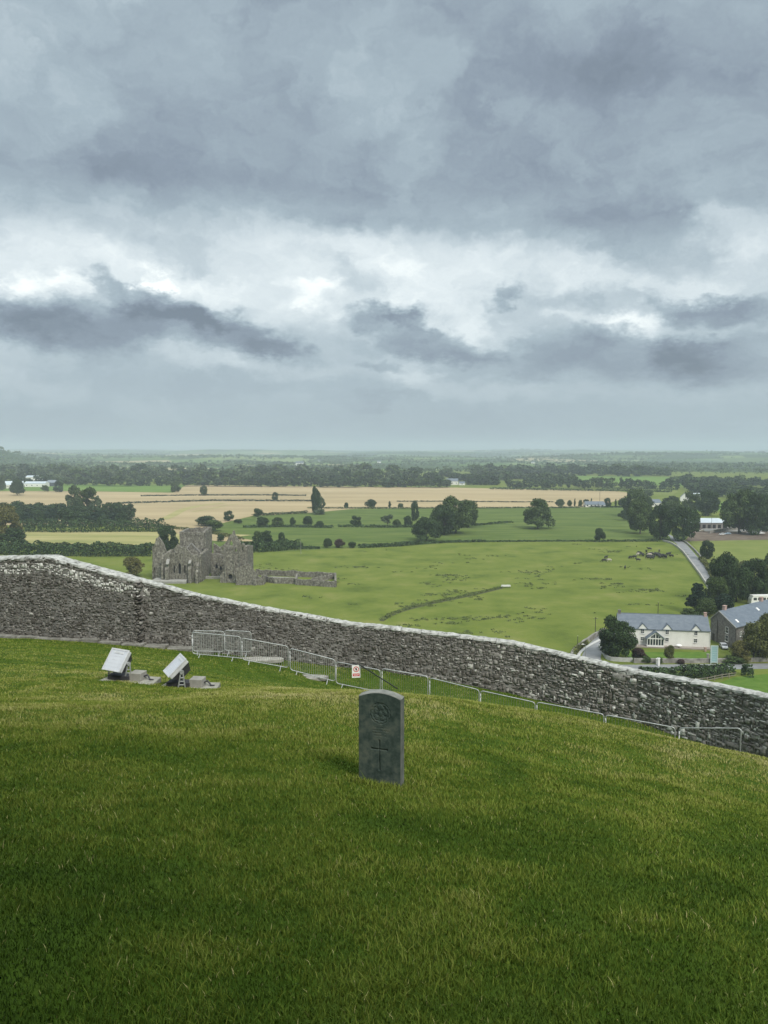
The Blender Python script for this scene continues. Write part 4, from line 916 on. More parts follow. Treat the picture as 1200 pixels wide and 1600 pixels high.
for i, (px, w, h, k) in enumerate(((890, 9, 11, 'bush'), (898, 6, 13, 'tall'), (907, 8, 11, 'bush'), (916, 10, 12, 'round'), (924, 6, 13, 'tall'), (949, 13, 14, 'round'), (962, 7, 12, 'tall'), (970, 9, 14, 'round'))):
    T(px, 792 if px < 915 or px > 944 else 789, 792-h, w, k, 'dark' if i % 2 else 'mid', ['bushy garden tree second from the left in the row beside the white bungalow', 'slim garden tree between two bushy ones left of the bungalow', 'bushy garden tree third from the bungalow on its left', 'garden tree touching the left end of the bungalow roof',
      'slim tree behind the bungalow roof', 'dark garden tree right after the small white garage', 'slim tree between the two rounded trees right of the garage', 'round garden tree at the right end of the bungalow row'][i], 'mid')
T(875, 793, 779, 17, 'bush', 'pale', 'pale green bush at the left end of the bungalow garden', 'mid')
# rows of similar trees, one object each
def row(n, x0, x1, b0, b1, hm, wm, kinds, mats, label, group, lod='lo', jx=3, jy=1.0):
    for i in range(n):
        t = (i+.5)/n; px = x0+(x1-x0)*t+rnd.uniform(-jx, jx); py = b0+(b1-b0)*t+rnd.uniform(-jy, jy); p = plain(px, py)
        tree_at(p.x, p.y, gz(p.x, p.y) if p.y > 2000 else 0, hm*rnd.uniform(.75, 1.2), wm*rnd.uniform(.8, 1.25), rnd.choice(kinds), rnd.choice(mats), label, lod, group)
row(46, -10, 705, 758.2, 762, 16, 26, ['bush', 'round', 'bush'], ['dark', 'mid', 'dark', 'dark'], 'broadleaf tree along the near edge of the long dark wood beyond the stubble', 'trees along the near edge of the long wood', jy=.6)
row(40, -10, 690, 752, 755.5, 22, 29, ['round', 'bush'], ['dark', 'mid', 'pale', 'dark'], 'broadleaf tree inside the long dark wood beyond the stubble', 'trees inside the long wood', jy=1.2)
row(34, -10, 660, 745, 749, 26, 36, ['round', 'bush'], ['dark', 'mid', 'mid', 'pale'], 'broadleaf crown at the back of the long dark wood beyond the stubble', 'trees at the back of the long wood', jy=1.4)
row(8, 735, 775, 757, 758, 18, 22, ['round'], ['dark'], 'dark tree of the small wood right of the pale house beyond the stubble', 'trees of the small dark wood', jy=.8)
row(22, 790, 1080, 762, 763.5, 14, 18, ['round', 'round', 'tall'], ['dark', 'mid'], 'tree of the row standing along the near side of the bright green field', 'tree row below the bright green field', jy=1.2)
row(26, 735, 1040, 741.5, 743.5, 24, 38, ['round'], ['dark', 'mid'], 'tree of the grey looking wood above the bright green field', 'trees of the wood above the bright green field', jy=1.5)
row(18, 780, 900, 749, 756, 15, 26, ['round'], ['dark', 'mid'], 'tree of the hazy thicket left of the bright green field', 'trees of the thicket left of the green field', jy=3)
row(34, 1075, 1215, 766, 784, 15, 21, ['round', 'bush'], ['dark', 'mid'], 'tree of the thick wood covering the slope at the right edge', 'trees of the right hand wood', jy=6)
row(16, 1050, 1210, 756, 760, 15, 24, ['round'], ['dark', 'mid'], 'tree along the top of the right hand wood', 'trees along the top of the right hand wood', jy=1.5)
row(14, 690, 800, 748, 753, 16, 26, ['round'], ['mid', 'dark'], 'hazy tree between the long wood and the small dark wood', 'trees between the two woods', jy=3)
row(16, -5, 205, 806, 811, 13.5, 19, ['bush', 'round'], ['dark'], 'dark tree at the back of the left hand wood above the pale mown strip', 'trees at the back of the left hand wood', 'mid', jy=1.0)
row(15, -5, 200, 816, 820, 10.5, 18, ['bush'], ['dark', 'pine'], 'dark tree at the front of the left hand wood above the pale mown strip', 'trees at the front of the left hand wood', 'mid', jy=1.0)

def hedge(pts, h, w, label, m='dark', dens=5.0, leaf=.42, name='hedge', hv=.35):
    P = [plain(*p) for p in pts]; off = P[0].copy(); rs = np.random.RandomState(int(pts[0][0]*7+pts[0][1]) % 9999); V = []; nb = 0; allP = []; allN = []
    for a, b in zip(P, P[1:]):
        Ls = (b-a).length; n = int(Ls*dens*1.45); t = rs.rand(n); s = t*Ls; th = rs.uniform(-.35, math.pi+.35, n); base = a+(b-a)*0; d = (b-a).normalized(); nx, ny = -d.y, d.x
        X = a.x+d.x*s; Y = a.y+d.y*s; hh = h*(1-hv+2*hv*fbm(X/4.+3, Y/4.+8, 3)); ww = w*(.7+.6*vnoise(X/3., Y/3.)); q = 1.02-.35*rs.rand(n)**2
        zz = hh*.5+hh*.5*np.sin(th)*q; lowside = rs.rand(n) < .38; cc = np.where(lowside, np.sign(np.cos(th))*rs.uniform(.8, 1.05, n), np.cos(th)*q); zz = np.where(lowside, hh*.62*rs.rand(n), zz)
        allP.append(np.c_[X+nx*cc*ww/2-off.x, Y+ny*cc*ww/2-off.y, np.maximum(.03, zz)]); allN.append(np.c_[nx*np.cos(th), ny*np.cos(th), np.sin(th)+.3])
    Pp = np.vstack(allP); V, Fq = leaf_quads(rs, Pp, np.vstack(allN), leaf); o = link(name, np_mesh(name, V, Fq, None, LM[m])); o.location = off
    return tag(o, label, 'hedge')
hedge([(-20, 865), (60, 866), (130, 868), (200, 868), (240, 868)], 7, 8, 'thick dark hedge behind the stone wall left of the abbey', dens=60, leaf=.5)
hedge([(30, 830), (110, 831), (190, 830), (255, 830)], 8.6, 11, 'thick hedge along the upper edge of the pale mown strip', dens=40, leaf=.6)
hedge([(376, 862), (400, 862), (430, 860), (468, 857)], 5.8, 7, 'thick dark hedge in the meadow right of the abbey gable', dens=60, leaf=.5)
hedge([(468, 858), (500, 857.5)], 1.6, 3, 'low end of the hedge right of the abbey', dens=20)
hedge([(380, 824.5), (440, 823.5), (520, 825)], 1.8, 3, 'low hedge under the four dark trees above the abbey cloister', dens=14, leaf=.5)
hedge([(528, 823.5), (600, 824.5), (650, 824)], 1.9, 3, 'low hedge running left from the dark pasture clump', dens=14, leaf=.5)
hedge([(560, 856), (620, 853.5), (660, 850)], 2.4, 3.5, 'hedge on the near meadow boundary right of the three bushes', dens=24, leaf=.45)
hedge([(660, 850), (705, 847.5), (760, 846.8)], 1.5, 3, 'low hedge below the dark pasture clump', dens=16, leaf=.45)
hedge([(760, 846.8), (850, 846), (918, 846)], .9, 3, 'thin weedy field boundary below the lone spreading tree', dens=10, leaf=.4)
hedge([(915, 846.5), (960, 846.5), (1030, 846)], 1.3, 3, 'weedy boundary either side of the dark rounded bush', dens=12, leaf=.4)
hedge([(738, 822), (770, 819), (800, 816.5)], 1.6, 3, 'short hedge running right from the dark pasture clump', dens=12, leaf=.45)
hedge([(480, 794.5), (560, 794.8), (650, 795), (700, 794.5), (800, 794.2), (880, 794), (905, 793.5)], 1.5, 3, 'thin hedge between the stubble field and the green pasture', dens=7, leaf=.5)
hedge([(395, 806.5), (430, 804.5), (480, 802)], 2.2, 3.5, 'hedge dropping from the pasture corner to the tall narrow tree', dens=14, leaf=.5)
hedge([(185, 787), (260, 785), (330, 783), (400, 783.2), (490, 783.5)], 1.9, 4, 'lower dark hedge crossing the stubble field', 'pine', dens=8, leaf=.6)
hedge([(220, 775.5), (300, 774.5), (400, 774.2), (478, 775)], 1.6, 4, 'upper dark hedge crossing the stubble field', 'pine', dens=7, leaf=.6)
hedge([(620, 784), (700, 784), (800, 785), (866, 785)], 1.2, 3.5, 'thin dark hedge line in the right half of the stubble', 'pine', dens=6, leaf=.55)
hedge([(765, 764.5), (870, 766.5), (985, 768), (1050, 769.5)], 3.2, 5, 'clipped hedge along the top right edge of the stubble field', dens=6, leaf=.8)
hedge([(940, 763.5), (1000, 764), (1060, 766)], 2.2, 4, 'hedge below the tree row at the bright green field', dens=5, leaf=.8)
hedge([(250, 824), (300, 829), (345, 836), (378, 844)], 1.8, 4, 'weedy bank curving between the stubble and the abbey', 'autumn', dens=12, leaf=.5)
hedge([(905, 792), (945, 793), (975, 793)], 1.6, 2.5, 'garden hedge in front of the white bungalow', 'pine', dens=10, leaf=.5)
hedge([(1000, 1061), (1060, 1060), (1100, 1058), (1143, 1053)], 3.2, 3.5, 'dense dark hedge between the lower road and the green field behind the coping', dens=90, leaf=.28)
hedge([(1163, 1057), (1172, 1056.5)], 3.0, 3.2, 'separate hedge bush beside the lower road right of the fence rail', dens=140, leaf=.28)
hedge([(893, 1030), (900, 1018), (916, 1005)], 1.4, 1.6, 'scrubby weeds on the meadow side of the dark roadside wall', 'autumn', dens=50, leaf=.25)
hedge([(1118, 908), (1108, 890), (1096, 874)], 1.6, 2.5, 'weedy verge between the lane wall and the paddock', 'autumn', dens=25, leaf=.4)

# far countryside: hedgerows, copses and scattered trees nobody could count
def far_woods():
    rs = np.random.RandomState(4); C_ = []
    def add(x, y, H): C_.append((x, y, H))
    for i in range(450):                # hedgerow lines
        r = 1750*math.exp(rs.rand()*2.1); az = rs.uniform(-.56, .56); x, y = r*math.sin(az), r*math.cos(az); th = rs.normal(0, .35)+(rs.rand() < .25)*1.4; Ls = rs.uniform(120, 520)*(.7+r/6000.); n = int(Ls/(9+r/500.))
        for k in range(n): s = (k/n-.5)*Ls; add(x+s*math.cos(th)+rs.normal(0, 3), y+s*math.sin(th)+rs.normal(0, 5), rs.uniform(4, 11)*(1 if rs.rand() < .65 else .4))
    for i in range(140):                 # copses
        r = 1850*math.exp(rs.rand()*1.6); az = rs.uniform(-.56, .56); x, y = r*math.sin(az), r*math.cos(az); sx = rs.uniform(40, 260)*(.6+r/5000.); sy = rs.uniform(25, 80)
        for k in range(int(sx*sy/420)): add(x+rs.normal(0, sx/2), y+rs.normal(0, sy/2), rs.uniform(9, 15))
    for k in range(260): add(-1480+rs.normal(0, 190), 2650+rs.normal(0, 240), rs.uniform(8, 14))
    A = np.array(C_); x, y = A[:, 0], A[:, 1]; pxs = 600+F*x/y; py = 700+F*60/y
    keep = (y > 1750) & ~((pxs > 880) & (pxs < 1160) & (py > 742.5) & (py < 760)) & (fbm(x/420.+3, y/300., 2) < .66)
    A = A[keep]; x, y, H = A.T; z = ground_z(x, y); n = 22; m = len(A)
    d = rs.normal(0, 1, (m, n, 3)); d /= np.linalg.norm(d, axis=2)[:, :, None]; d[:, :, 2] = np.abs(d[:, :, 2])*1.0-.25*rs.rand(m, n)
    Wd = H*rs.uniform(.5, .75, m); q = (.75+.3*rs.rand(m, n))[:, :, None]; P = np.stack([x, y, z+H*.42], 1)[:, None, :]+d*q*np.stack([Wd, Wd, H*.58], 1)[:, None, :]
    V, Fq = leaf_quads(rs, P.reshape(-1, 3), d.reshape(-1, 3), np.repeat(H*.23, n)); o = link('distant_woodland', np_mesh('distant_woodland', V, Fq, None, LM['mid']))
    tag(o, 'hazy hedgerow trees and copses scattered over the plain up to the horizon', 'woodland', kind='stuff')
    print('far trees', m)
far_woods()
# ------------------------------------------------------------------ meadow details
def build_trough():
    p = plain(790.5, 918); root = empty('feed_trough', (p.x, p.y, 0), R(4), 'white open feed trough standing alone in the meadow at the end of the ditch', 'trough')
    MB().prism([(-1.9, -.45, .45), (1.9, -.45, .45), (1.9, -.6, 1.05), (-1.9, -.6, 1.05)], (0, .08, 0)).prism([(-1.9, .45, .45), (1.9, .45, .45), (1.9, .6, 1.05), (-1.9, .6, 1.05)], (0, .08, 0)).box(-1.9, 1.9, -.45, .5, .40, .46).box(-1.95, -1.88, -.6, .65, .4, 1.06).box(1.88, 1.95, -.6, .65, .4, 1.06).build('trough_bin', white_p, root)
    for x in (-1.6, 1.6):
        for y in (-.35, .4): MB().box(x-.07, x+.07, y-.07, y+.07, 0, .42).build('leg', timber, root)
build_trough()
reed = mat('dark rushes', [(.065, .092, .028), (.092, .120, .036), (.125, .148, .05)], scale=.3, rough=.95, island=.8)
def clumps(name, label, pts, leaf, hgt, m, seed):
    rs = np.random.RandomState(seed); A = np.array(pts); n = 14; P = A[:, None, :2]+rs.normal(0, 1, (len(A), n, 2))*A[:, None, 2:3]
    z = rs.rand(len(A), n)*hgt; PP = np.stack([P[..., 0], P[..., 1], z], -1).reshape(-1, 3); Nn = np.tile([0, -.6, .5], (len(PP), 1))
    V, Fq = leaf_quads(rs, PP, Nn, leaf); return tag(link(name, np_mesh(name, V, Fq, None, m)), label, kind='stuff')
def meadow_tufts():
    rs = np.random.RandomState(8); pts = []
    line = [plain(*q) for q in ((598, 969), (612, 960), (640, 950), (680, 941), (720, 933), (760, 924), (783, 918))]
    for a, b in zip(line, line[1:]):
        n = int((b-a).length*2.6)
        for k in range(n): q = a.lerp(b, k/n); pts.append((q.x+rs.normal(0, .35), q.y+rs.normal(0, .35)+.3, .45))
    clumps('ditch_rushes', 'dark weeds lining the ditch that crosses the meadow to the trough', pts, .30, .45, reed, 1)
    pts = []
    for i in range(1500):
        px, py = rs.uniform(380, 1080), rs.uniform(850, 1005)
        if fbm(np.array([px/60.]), np.array([py/11.]), 4)[0] < .60+.12*rs.rand(): continue
        q = plain(px, py)
        if 960 < px and py > 955: continue
        for k in range(rs.randint(1, 5)): pts.append((q.x+rs.normal(0, 2.2), q.y+rs.normal(0, 1.2), .45))
    for (px, py, w) in ((830, 894, 16), (1010, 922, 10), (930, 905, 14), (960, 862, 10), (665, 945, 4), (700, 899, 10), (560, 886, 12)):
        for k in range(26): q = plain(px+rs.normal(0, w), py+rs.normal(0, .8)); pts.append((q.x, q.y, .5))
    clumps('rushes', 'scattered dark rush tufts over the meadow grass', pts, .22, .30, reed, 2)
meadow_tufts()
strip('ditch', [(596, 970.5), (612, 961), (640, 951.5), (680, 942), (720, 934), (760, 925), (784, 919)], 1.7, mat('ditch earth', [(.045, .05, .025), (.08, .085, .04)], scale=.8, rough=1), .03)

# cattle: one skinned body each
def cow_mesh(m, seed, graze=True):
    verts = [(0, 0, 1.05, .44), (.55, 0, 1.08, .42), (-.45, 0, 1.05, .45), (-.85, 0, 1.12, .36), (.85, 0, 1.25, .22), (1.15, 0, .95 if graze else 1.45, .15), (1.35, 0, .55 if graze else 1.62, .13), (1.5, 0, .30 if graze else 1.52, .09)]
    ed = [(0, 1), (0, 2), (2, 3), (1, 4), (4, 5), (5, 6), (6, 7)]
    for (x, k, hk) in ((.62, 1, 0), (-.78, 3, 1)):
        for sy in (-1, 1):
            i = len(verts); verts += [(x, sy*.22, .75, .16), (x+(-.06 if hk else .02), sy*.23, .48, .075), (x+.03, sy*.23, .06, .06)]; ed += [(k, i), (i, i+1), (i+1, i+2)]
    i = len(verts); verts += [(-1.12, 0, 1.15, .04), (-1.18, 0, .6, .035)]; ed += [(3, i), (i, i+1)]
    me = bpy.data.meshes.new('cow'); me.from_pydata([v[:3] for v in verts], ed, []); me.materials.append(m)
    o = bpy.data.objects.new('cow', me); COL.objects.link(o); sk = o.modifiers.new('skin', 'SKIN'); sk.use_smooth_shade = True
    for v, d in zip(verts, me.skin_vertices[0].data): d.radius = (v[3], v[3]); d.use_root = (v is verts[0])
    s = o.modifiers.new('sub', 'SUBSURF'); s.levels = s.render_levels = 1
    bpy.context.view_layer.update(); dg = bpy.context.evaluated_depsgraph_get(); e = bpy.data.meshes.new_from_object(o.evaluated_get(dg)); bpy.data.objects.remove(o)
    if not e.materials: e.materials.append(m)
    return e
def build_cows():
    black = flat('black hide', (.012, .011, .011), rough=.6); brownw = flat('pale hide', (.42, .38, .32), rough=.7); brn = flat('brown hide', (.06, .04, .03), rough=.7)
    ms = {('b', 1): cow_mesh(black, 1, True), ('b', 0): cow_mesh(black, 2, False), ('w', 1): cow_mesh(brownw, 3, True), ('r', 1): cow_mesh(brn, 4, True)}
    P = [(145, 200, 'b'), (120, 243, 'b'), (185, 240, 'w'), (400, 340, 'b'), (470, 200, 'b'), (525, 195, 'b'), (573, 235, 'b'), (595, 138, 'b'), (580, 158, 'w'), (637, 170, 'b'), (620, 160, 'b'), (685, 116, 'b'), (725, 86, 'b'), (712, 160, 'b'), (730, 165, 'w'), (770, 158, 'b'),
         (705, 185, 'b'), (715, 205, 'b'), (735, 190, 'b'), (780, 195, 'b'), (755, 205, 'b'), (800, 150, 'b'), (818, 158, 'b'), (836, 165, 'b'), (852, 180, 'b'), (868, 172, 'b'), (880, 186, 'b'), (862, 192, 'b'), (900, 172, 'b'), (918, 180, 'b'), (936, 188, 'b'), (950, 192, 'b'), (975, 156, 'b'), (992, 150, 'b'), (1020, 180, 'b'), (858, 112, 'r'), (740, 150, 'b'), (845, 155, 'b')]
    special = {(145, 200): 'upper of the two black cows grazing well left of the herd', (120, 243): 'lower of the two black cows grazing well left of the herd', (185, 240): 'pale cow beside the two black cows left of the herd', (400, 340): 'black cow alone in the meadow below the herd', (573, 235): 'black cow facing the viewer at the lower left edge of the herd',
               (580, 158): 'pale cow at the upper left of the black herd', (725, 86): 'black cow standing farthest up the meadow above the herd', (685, 116): 'black cow just below the farthest cow above the herd', (858, 112): 'brown cow at the top right of the herd', (1020, 180): 'black cow at the right end of the herd nearest the lane wall', (470, 200): 'first black cow at the left end of the herd', (525, 195): 'second black cow from the left end of the herd', (730, 165): 'pale backed cow in the middle of the black herd'}
    for i, (cx, cy, c) in enumerate(P):
        q = plain(930+cx/8.571, 850+cy/8.571); o = link('cow', ms[(c, 1 if (c != 'b' or i % 3) else 0)]); o.location = (q.x, q.y, 0); o.rotation_euler = (0, 0, rnd.choice([0, 3.14, .5, 2.7, 3.6, 1.4])+rnd.uniform(-.2, .2)); o.scale = (1.2,)*3
        tag(o, special.get((cx, cy), 'black cow standing within the close herd in the right part of the meadow'), 'cow', 'cattle in the meadow')
build_cows()

# vehicles in the yard and by the stone building
rub = flat('tyre rubber', (.02, .02, .02), rough=.9)
def car(px, base, col, rz, label, L_=4.2, van=False, cat='car'):
    p = plain(px, base); root = empty('parked_van' if van else 'parked_car', (p.x, p.y, .2 if base < 900 else .05), R(rz), label, cat); h = 2.0 if van else 1.42; b = flat('car paint', col, rough=.3)
    prof = [(-L_/2, .35), (-L_/2, .85), (-L_/2+.15, h*.62), (-L_/2+(.2 if van else .75), h), (L_*.12 if not van else L_*.2, h), (L_*.30, .98 if not van else 1.1), (L_/2-.1, .82), (L_/2, .6), (L_/2, .35)]
    MB().prism([(x, -.82, z) for x, z in prof], (0, 1.64, 0)).build('body', b, root, bevel=.06)
    x0, x1 = -L_/2+.55, L_*.22
    for y in (-.845, .80): MB().prism([(x0-.1, y, .95), (x0+.35, y, h-.12), (x1-.35, y, h-.12), (x1+.1, y, .95)], (0, .045, 0)).build('side_window', glass_m, root)
    a, c = Vector((L_*.12 if not van else L_*.2, 0, h)), Vector((L_*.30, 0, .98 if not van else 1.1)); n_ = Vector((.04, 0, .04))
    q0, q1 = a.lerp(c, .1)+n_, a.lerp(c, .92)+n_; MB().prism([(q0.x, -.68, q0.z), (q0.x, .68, q0.z), (q1.x, .72, q1.z), (q1.x, -.72, q1.z)], (.03, 0, .03)).build('windscreen', glass_m, root)
    for x in (-L_*.31, L_*.31):
        for y in (-.80, .80):
            w = MB().tube([(x, y-.1, .32), (x, y+.1, .32)], .32, 16).build('wheel', rub, root); MB().tube([(x, y-.12, .32), (x, y+.12, .32)], .17, 12).build('rim', metalg, w)
    for y in (-.6, .6): MB().box(L_/2-.06, L_/2+.02, y-.16, y+.16, .62, .76).build('headlight', white_p, root)
car(1128, 836.5, (.7, .7, .7), 200, 'white car at the left of the row parked in the brown yard')
car(1137, 835.5, (.32, .42, .50), 185, 'pale blue car second from the left in the brown yard')
car(1155.5, 832.5, (.10, .13, .18), 260, 'dark car with a white roof parked before the yard wall')
car(1165, 830, (.72, .72, .70), 180, 'white van parked beside the dark car in the yard', 5.0, True, 'van')
car(1172.5, 830.5, (.66, .66, .64), 170, 'white pickup shaped van right of the white van in the yard', 5.0, True, 'van')
car(1193, 822, (.66, .66, .62), 180, 'white car under the big trees at the far right of the yard')
car(1096, 831, (.55, .50, .40), 200, 'cream car half hidden behind the broad lane side tree')
car(1130.5, 1013, (.55, .57, .60), -100, 'silver grey car parked nose out against the stone building gable')
def heap():
    p = plain(1181, 833); rs = np.random.RandomState(3); root = None; n = 24; vs = [(0, 0, 1.7)]; fs = []
    for j in range(1, 5):
        for k in range(n): th = 6.283*k/n; r = j*1.05*(1+.15*rs.rand()); vs.append((1.5*r*math.cos(th), r*math.sin(th), max(-.1, 1.7*(1-j/4.)**1.1+rs.normal(0, .07) if j < 4 else -.1)))
    fs = [(0, 1+k, 1+(k+1) % n) for k in range(n)]+[(1+(j-1)*n+k, 1+j*n+k, 1+j*n+(k+1) % n, 1+(j-1)*n+(k+1) % n) for j in range(1, 4) for k in range(n)]
    o = MB().add(vs, fs).build('gravel_heap', mat('pale gravel', [(.38, .38, .36), (.55, .55, .53)], scale=1.5, rough=.95), smooth=True); o.location = (p.x, p.y, .15); tag(o, 'pale grey gravel heap at the right end of the parked vehicles', 'gravel heap')
heap()
# poles, lamp, roadside panel, fence, bins
def pole(px, base, top, label, r=.11, arms=0, m=None):
    p = plain(px, base); H = at(px, top, p.y).z; root = empty('utility_pole', (p.x, p.y, 0), 0, label, 'pole'); MB().tube([(0, 0, -.3), (0, 0, H)], [r*1.2, r*.8], 8).build('pole', m or timber, root)
    if arms: MB().box(-.7, .7, -.06, .06, H-.6, H-.48).build('cross_arm', timber, root)
    for s in ((-.5, .5) if arms else (0,)): MB().tube([(s, 0, H-.02 if not arms else H-.48), (s, 0, H+.14 if not arms else H-.34)], .05, 6).build('insulator', white_p, root)
pole(930, 993, 964, 'wooden pole on the meadow edge left of the dense dark tree', arms=1)
pole(902.5, 1012, 994, 'short wooden pole by the roadside wall near the stone coping')
pole(1027.8, 968, 941, 'wooden pole rising behind the slate roof of the cream farmhouse')
pole(470, 866, 846, 'thin pale pole in the meadow right of the thick hedge', .10, m=ab_pale)
pole(1135.5, 821, 799, 'tall pole beside the right end of the tin roofed shed', .14)
pole(937, 788, 768, 'tall pole standing behind the white bungalow', .16)
pole(1078.5, 846, 834, 'pale pole at the paddock corner by the lane', .12, m=ab_pale)
def lamp():
    p = plain(914.5, 1030); H = at(914, 1007, p.y).z; root = empty('street_lamp', (p.x, p.y, 0), 0, 'grey street lamp with a short arm at the bend of the lane', 'street lamp')
    MB().tube([(0, 0, 0), (0, 0, H-.25), (-.15, 0, H), (-.55, 0, H+.08)], [.09, .06, .05, .04], 8).build('pole', metalg, root); MB().box(-1.15, -.45, -.14, .14, H, H+.16).build('lamp_head', white_p, root, bevel=.04)
lamp()
def panel():
    p = plain(1115.3, 1037); d = math.hypot(p.y, EYE); w = 11.0/F*d; H = 27.5/F*d*1.02; root = empty('roadside_panel', (p.x, p.y, 0), R(-4), 'tall narrow pale teal framed panel standing by the lower road', 'panel')
    teal = flat('pale teal sheet', (.27, .42, .42), rough=.45); fr = flat('grey green frame', (.42, .52, .50), rough=.5)
    b = MB().box(-w/2, -w/2+.28, -.15, .15, 0, H).box(w/2-.22, w/2, -.15, .15, 0, H).box(-w/2+.28, w/2-.22, -.14, .14, H-.2, H-.001).box(-w/2+.28, w/2-.22, -.14, .14, .3, .5)
    b.build('frame', fr, root); MB().box(-w/2+.25, w/2-.2, -.07, .07, .4, H-.1).build('sheet', teal, root)
    for i in range(1, 8): MB().box(-w/2+.28, w/2-.22, -.12, -.06, H*i/8-.03, H*i/8+.03).build('cross_bar', fr, root)
panel()
def rail_fence():
    pts = [(1068, 1070), (1105, 1066), (1128, 1061), (1150, 1058)]; P = [plain(*q) for q in pts]; root = empty('rail_fence', tuple(P[0]), 0, 'weathered timber rail fence between the dark hedge and the green field', 'fence')
    wd = flat('weathered rail', (.24, .21, .17), rough=.9); L_ = []
    for a, b in zip(P, P[1:]):
        for zz in (.55, 1.15): v = [a-P[0]+Vector((0, 0, zz)), b-P[0]+Vector((0, 0, zz))]; MB().tube(v, .075, 6).build('rail', wd, root)
        n = max(1, round((b-a).length/3))
        for k in range(n): q = a.lerp(b, k/n)-P[0]; MB().box(q.x-.09, q.x+.09, q.y-.09, q.y+.09, -.2, 1.35).build('post', wd, root)
rail_fence()
def bin_(px, base, label, col, h=1.3):
    p = plain(px, base); root = empty('gate_pillar', (p.x, p.y, 0), 0, label, 'pillar'); MB().box(-.28, .28, -.28, .28, 0, h).build('shaft', col, root, bevel=.03); MB().prism([(-.36, -.36, h), (.36, -.36, h), (.36, .36, h), (-.36, .36, h)], (0, 0, .12)).build('cap', col, root)
bin_(1029, 1040, 'white gate pillar at the garden wall below the porch', white_p, 2.0)
bin_(1026.8, 1038, 'paler thinner gate pillar just left of the white one', render_w, 1.5)
bin_(1106, 1031, 'pale pillar at the garden end beside the teal panel', ab_pale, 1.6)
bin_(893.5, 1030, 'white end pillar of the roadside wall at the stone coping', ab_pale, 1.9)
bin_(1102, 1018, 'red brown pillar at the right end of the terrace', brick, 1.2)

# ------------------------------------------------------------------ crowd barriers
galv = mat('galvanised steel', [(.27, .285, .275), (.37, .385, .375), (.47, .48, .47)], scale=6, rough=.45, metal=.4, spec=.5)
galv_d = mat('dull galvanised bars', [(.15, .16, .15), (.24, .25, .24)], scale=6, rough=.6, metal=.3)
BA = []
def barrier(xa, ya, Ya, xb, yb, Yb, label, H=1.08, bars=20):
    A = at(xa, ya, Ya); B = at(xb, yb, Yb); off = Vector((A.x, A.y, A.z-H)); u = B-A; root = empty('crowd_barrier', tuple(off), 0, label, 'barrier', 'metal crowd barriers along the wall')
    up = Vector((0, 0, 1)); h = Vector((u.x, u.y, 0)).normalized(); nrm = Vector((-h.y, h.x, 0)); P = lambda s, z: u*s+up*z
    rc = .11/u.length; pts = []
    def corner(s, z, ds, dz):   # quarter-round
        return [P(s+ds*rc*(1-math.cos(a)), z+dz*.11*(1-math.sin(a))) for a in (math.pi/2, math.pi/3, math.pi/6, 0)]
    zb = .17
    c1 = [P(rc*(1-math.sin(a)), H-.11*(1-math.cos(a))) for a in (math.pi/2, 1.05, .52, 0)]
    c2 = [P(1-rc*(1-math.sin(a)), H-.11*(1-math.cos(a))) for a in (0, .52, 1.05, math.pi/2)]
    c3 = [P(1-rc*(1-math.sin(a)), zb+.11*(1-math.cos(a))) for a in (math.pi/2, 1.05, .52, 0)]
    c4 = [P(rc*(1-math.sin(a)), zb+.11*(1-math.cos(a))) for a in (0, .52, 1.05, math.pi/2)]
    loop = c1+c2+c3+c4+[c1[0]]; MB().tube(loop, .021, 7).build('frame', galv, root, smooth=True)
    b = MB()
    for i in range(bars): s = (i+1)/(bars+1); b.tube([P(s, zb+.01), P(s, H-.01)], .0085 if xb < 530 else .005, 5, cap=False)
    b.build('bars', galv if xb < 530 else galv_d, root)
    for s in (.16, .84): MB().tube([P(s, zb)-nrm*.30-up*(.16), P(s, zb)-nrm*.05, P(s, zb)+nrm*.05, P(s, zb)+nrm*.30-up*.16], .017, 6).build('foot', galv, root)
    for z in (H*.45, H*.78): MB().box(-.02, .03, -.02, .02, z-.03, z+.03, Matrix.Translation(P(0, 0))).build('hook', galv, root)
    return root
barrier(301, 985.5, 33.2, 350, 986.5, 33.3, 'barrier standing behind the leftmost one close to the wall')
barrier(351, 985, 33.4, 392, 987, 33.3, 'second rear barrier nearest the wall overlapping the front row')
barrier(300, 988, 31.8, 376, 995, 31.6, 'leftmost barrier of the front row nearest the floodlights')
barrier(378, 997, 31.6, 450, 1010, 31.5, 'second barrier from the left in the front row')
barrier(453, 1013, 31.5, 523.5, 1031, 31.2, 'third barrier from the left just before the one with the sign')
sb = barrier(525, 1034, 31.2, 594, 1047, 30.6, 'barrier carrying the white prohibition sign')
barrier(597, 1044.5, 30.6, 668.5, 1057, 30.0, 'barrier directly behind the headstone top right of the sign')
barrier(671.5, 1059, 30.0, 748.5, 1078, 29.3, 'first barrier right of the headstone with its foot hidden by the slope')
barrier(751, 1079, 29.3, 836, 1097.5, 28.5, 'second barrier right of the headstone')
barrier(839, 1097, 28.5, 943.5, 1116, 27.6, 'long low looking barrier third from the right end of the row')
barrier(946.5, 1117, 27.6, 1055, 1137, 26.6, 'barrier second from the right end close to the foot of the wall')
barrier(1061.5, 1137.5, 26.5, 1158, 1138, 25.2, 'last barrier at the right end touching the stone wall')
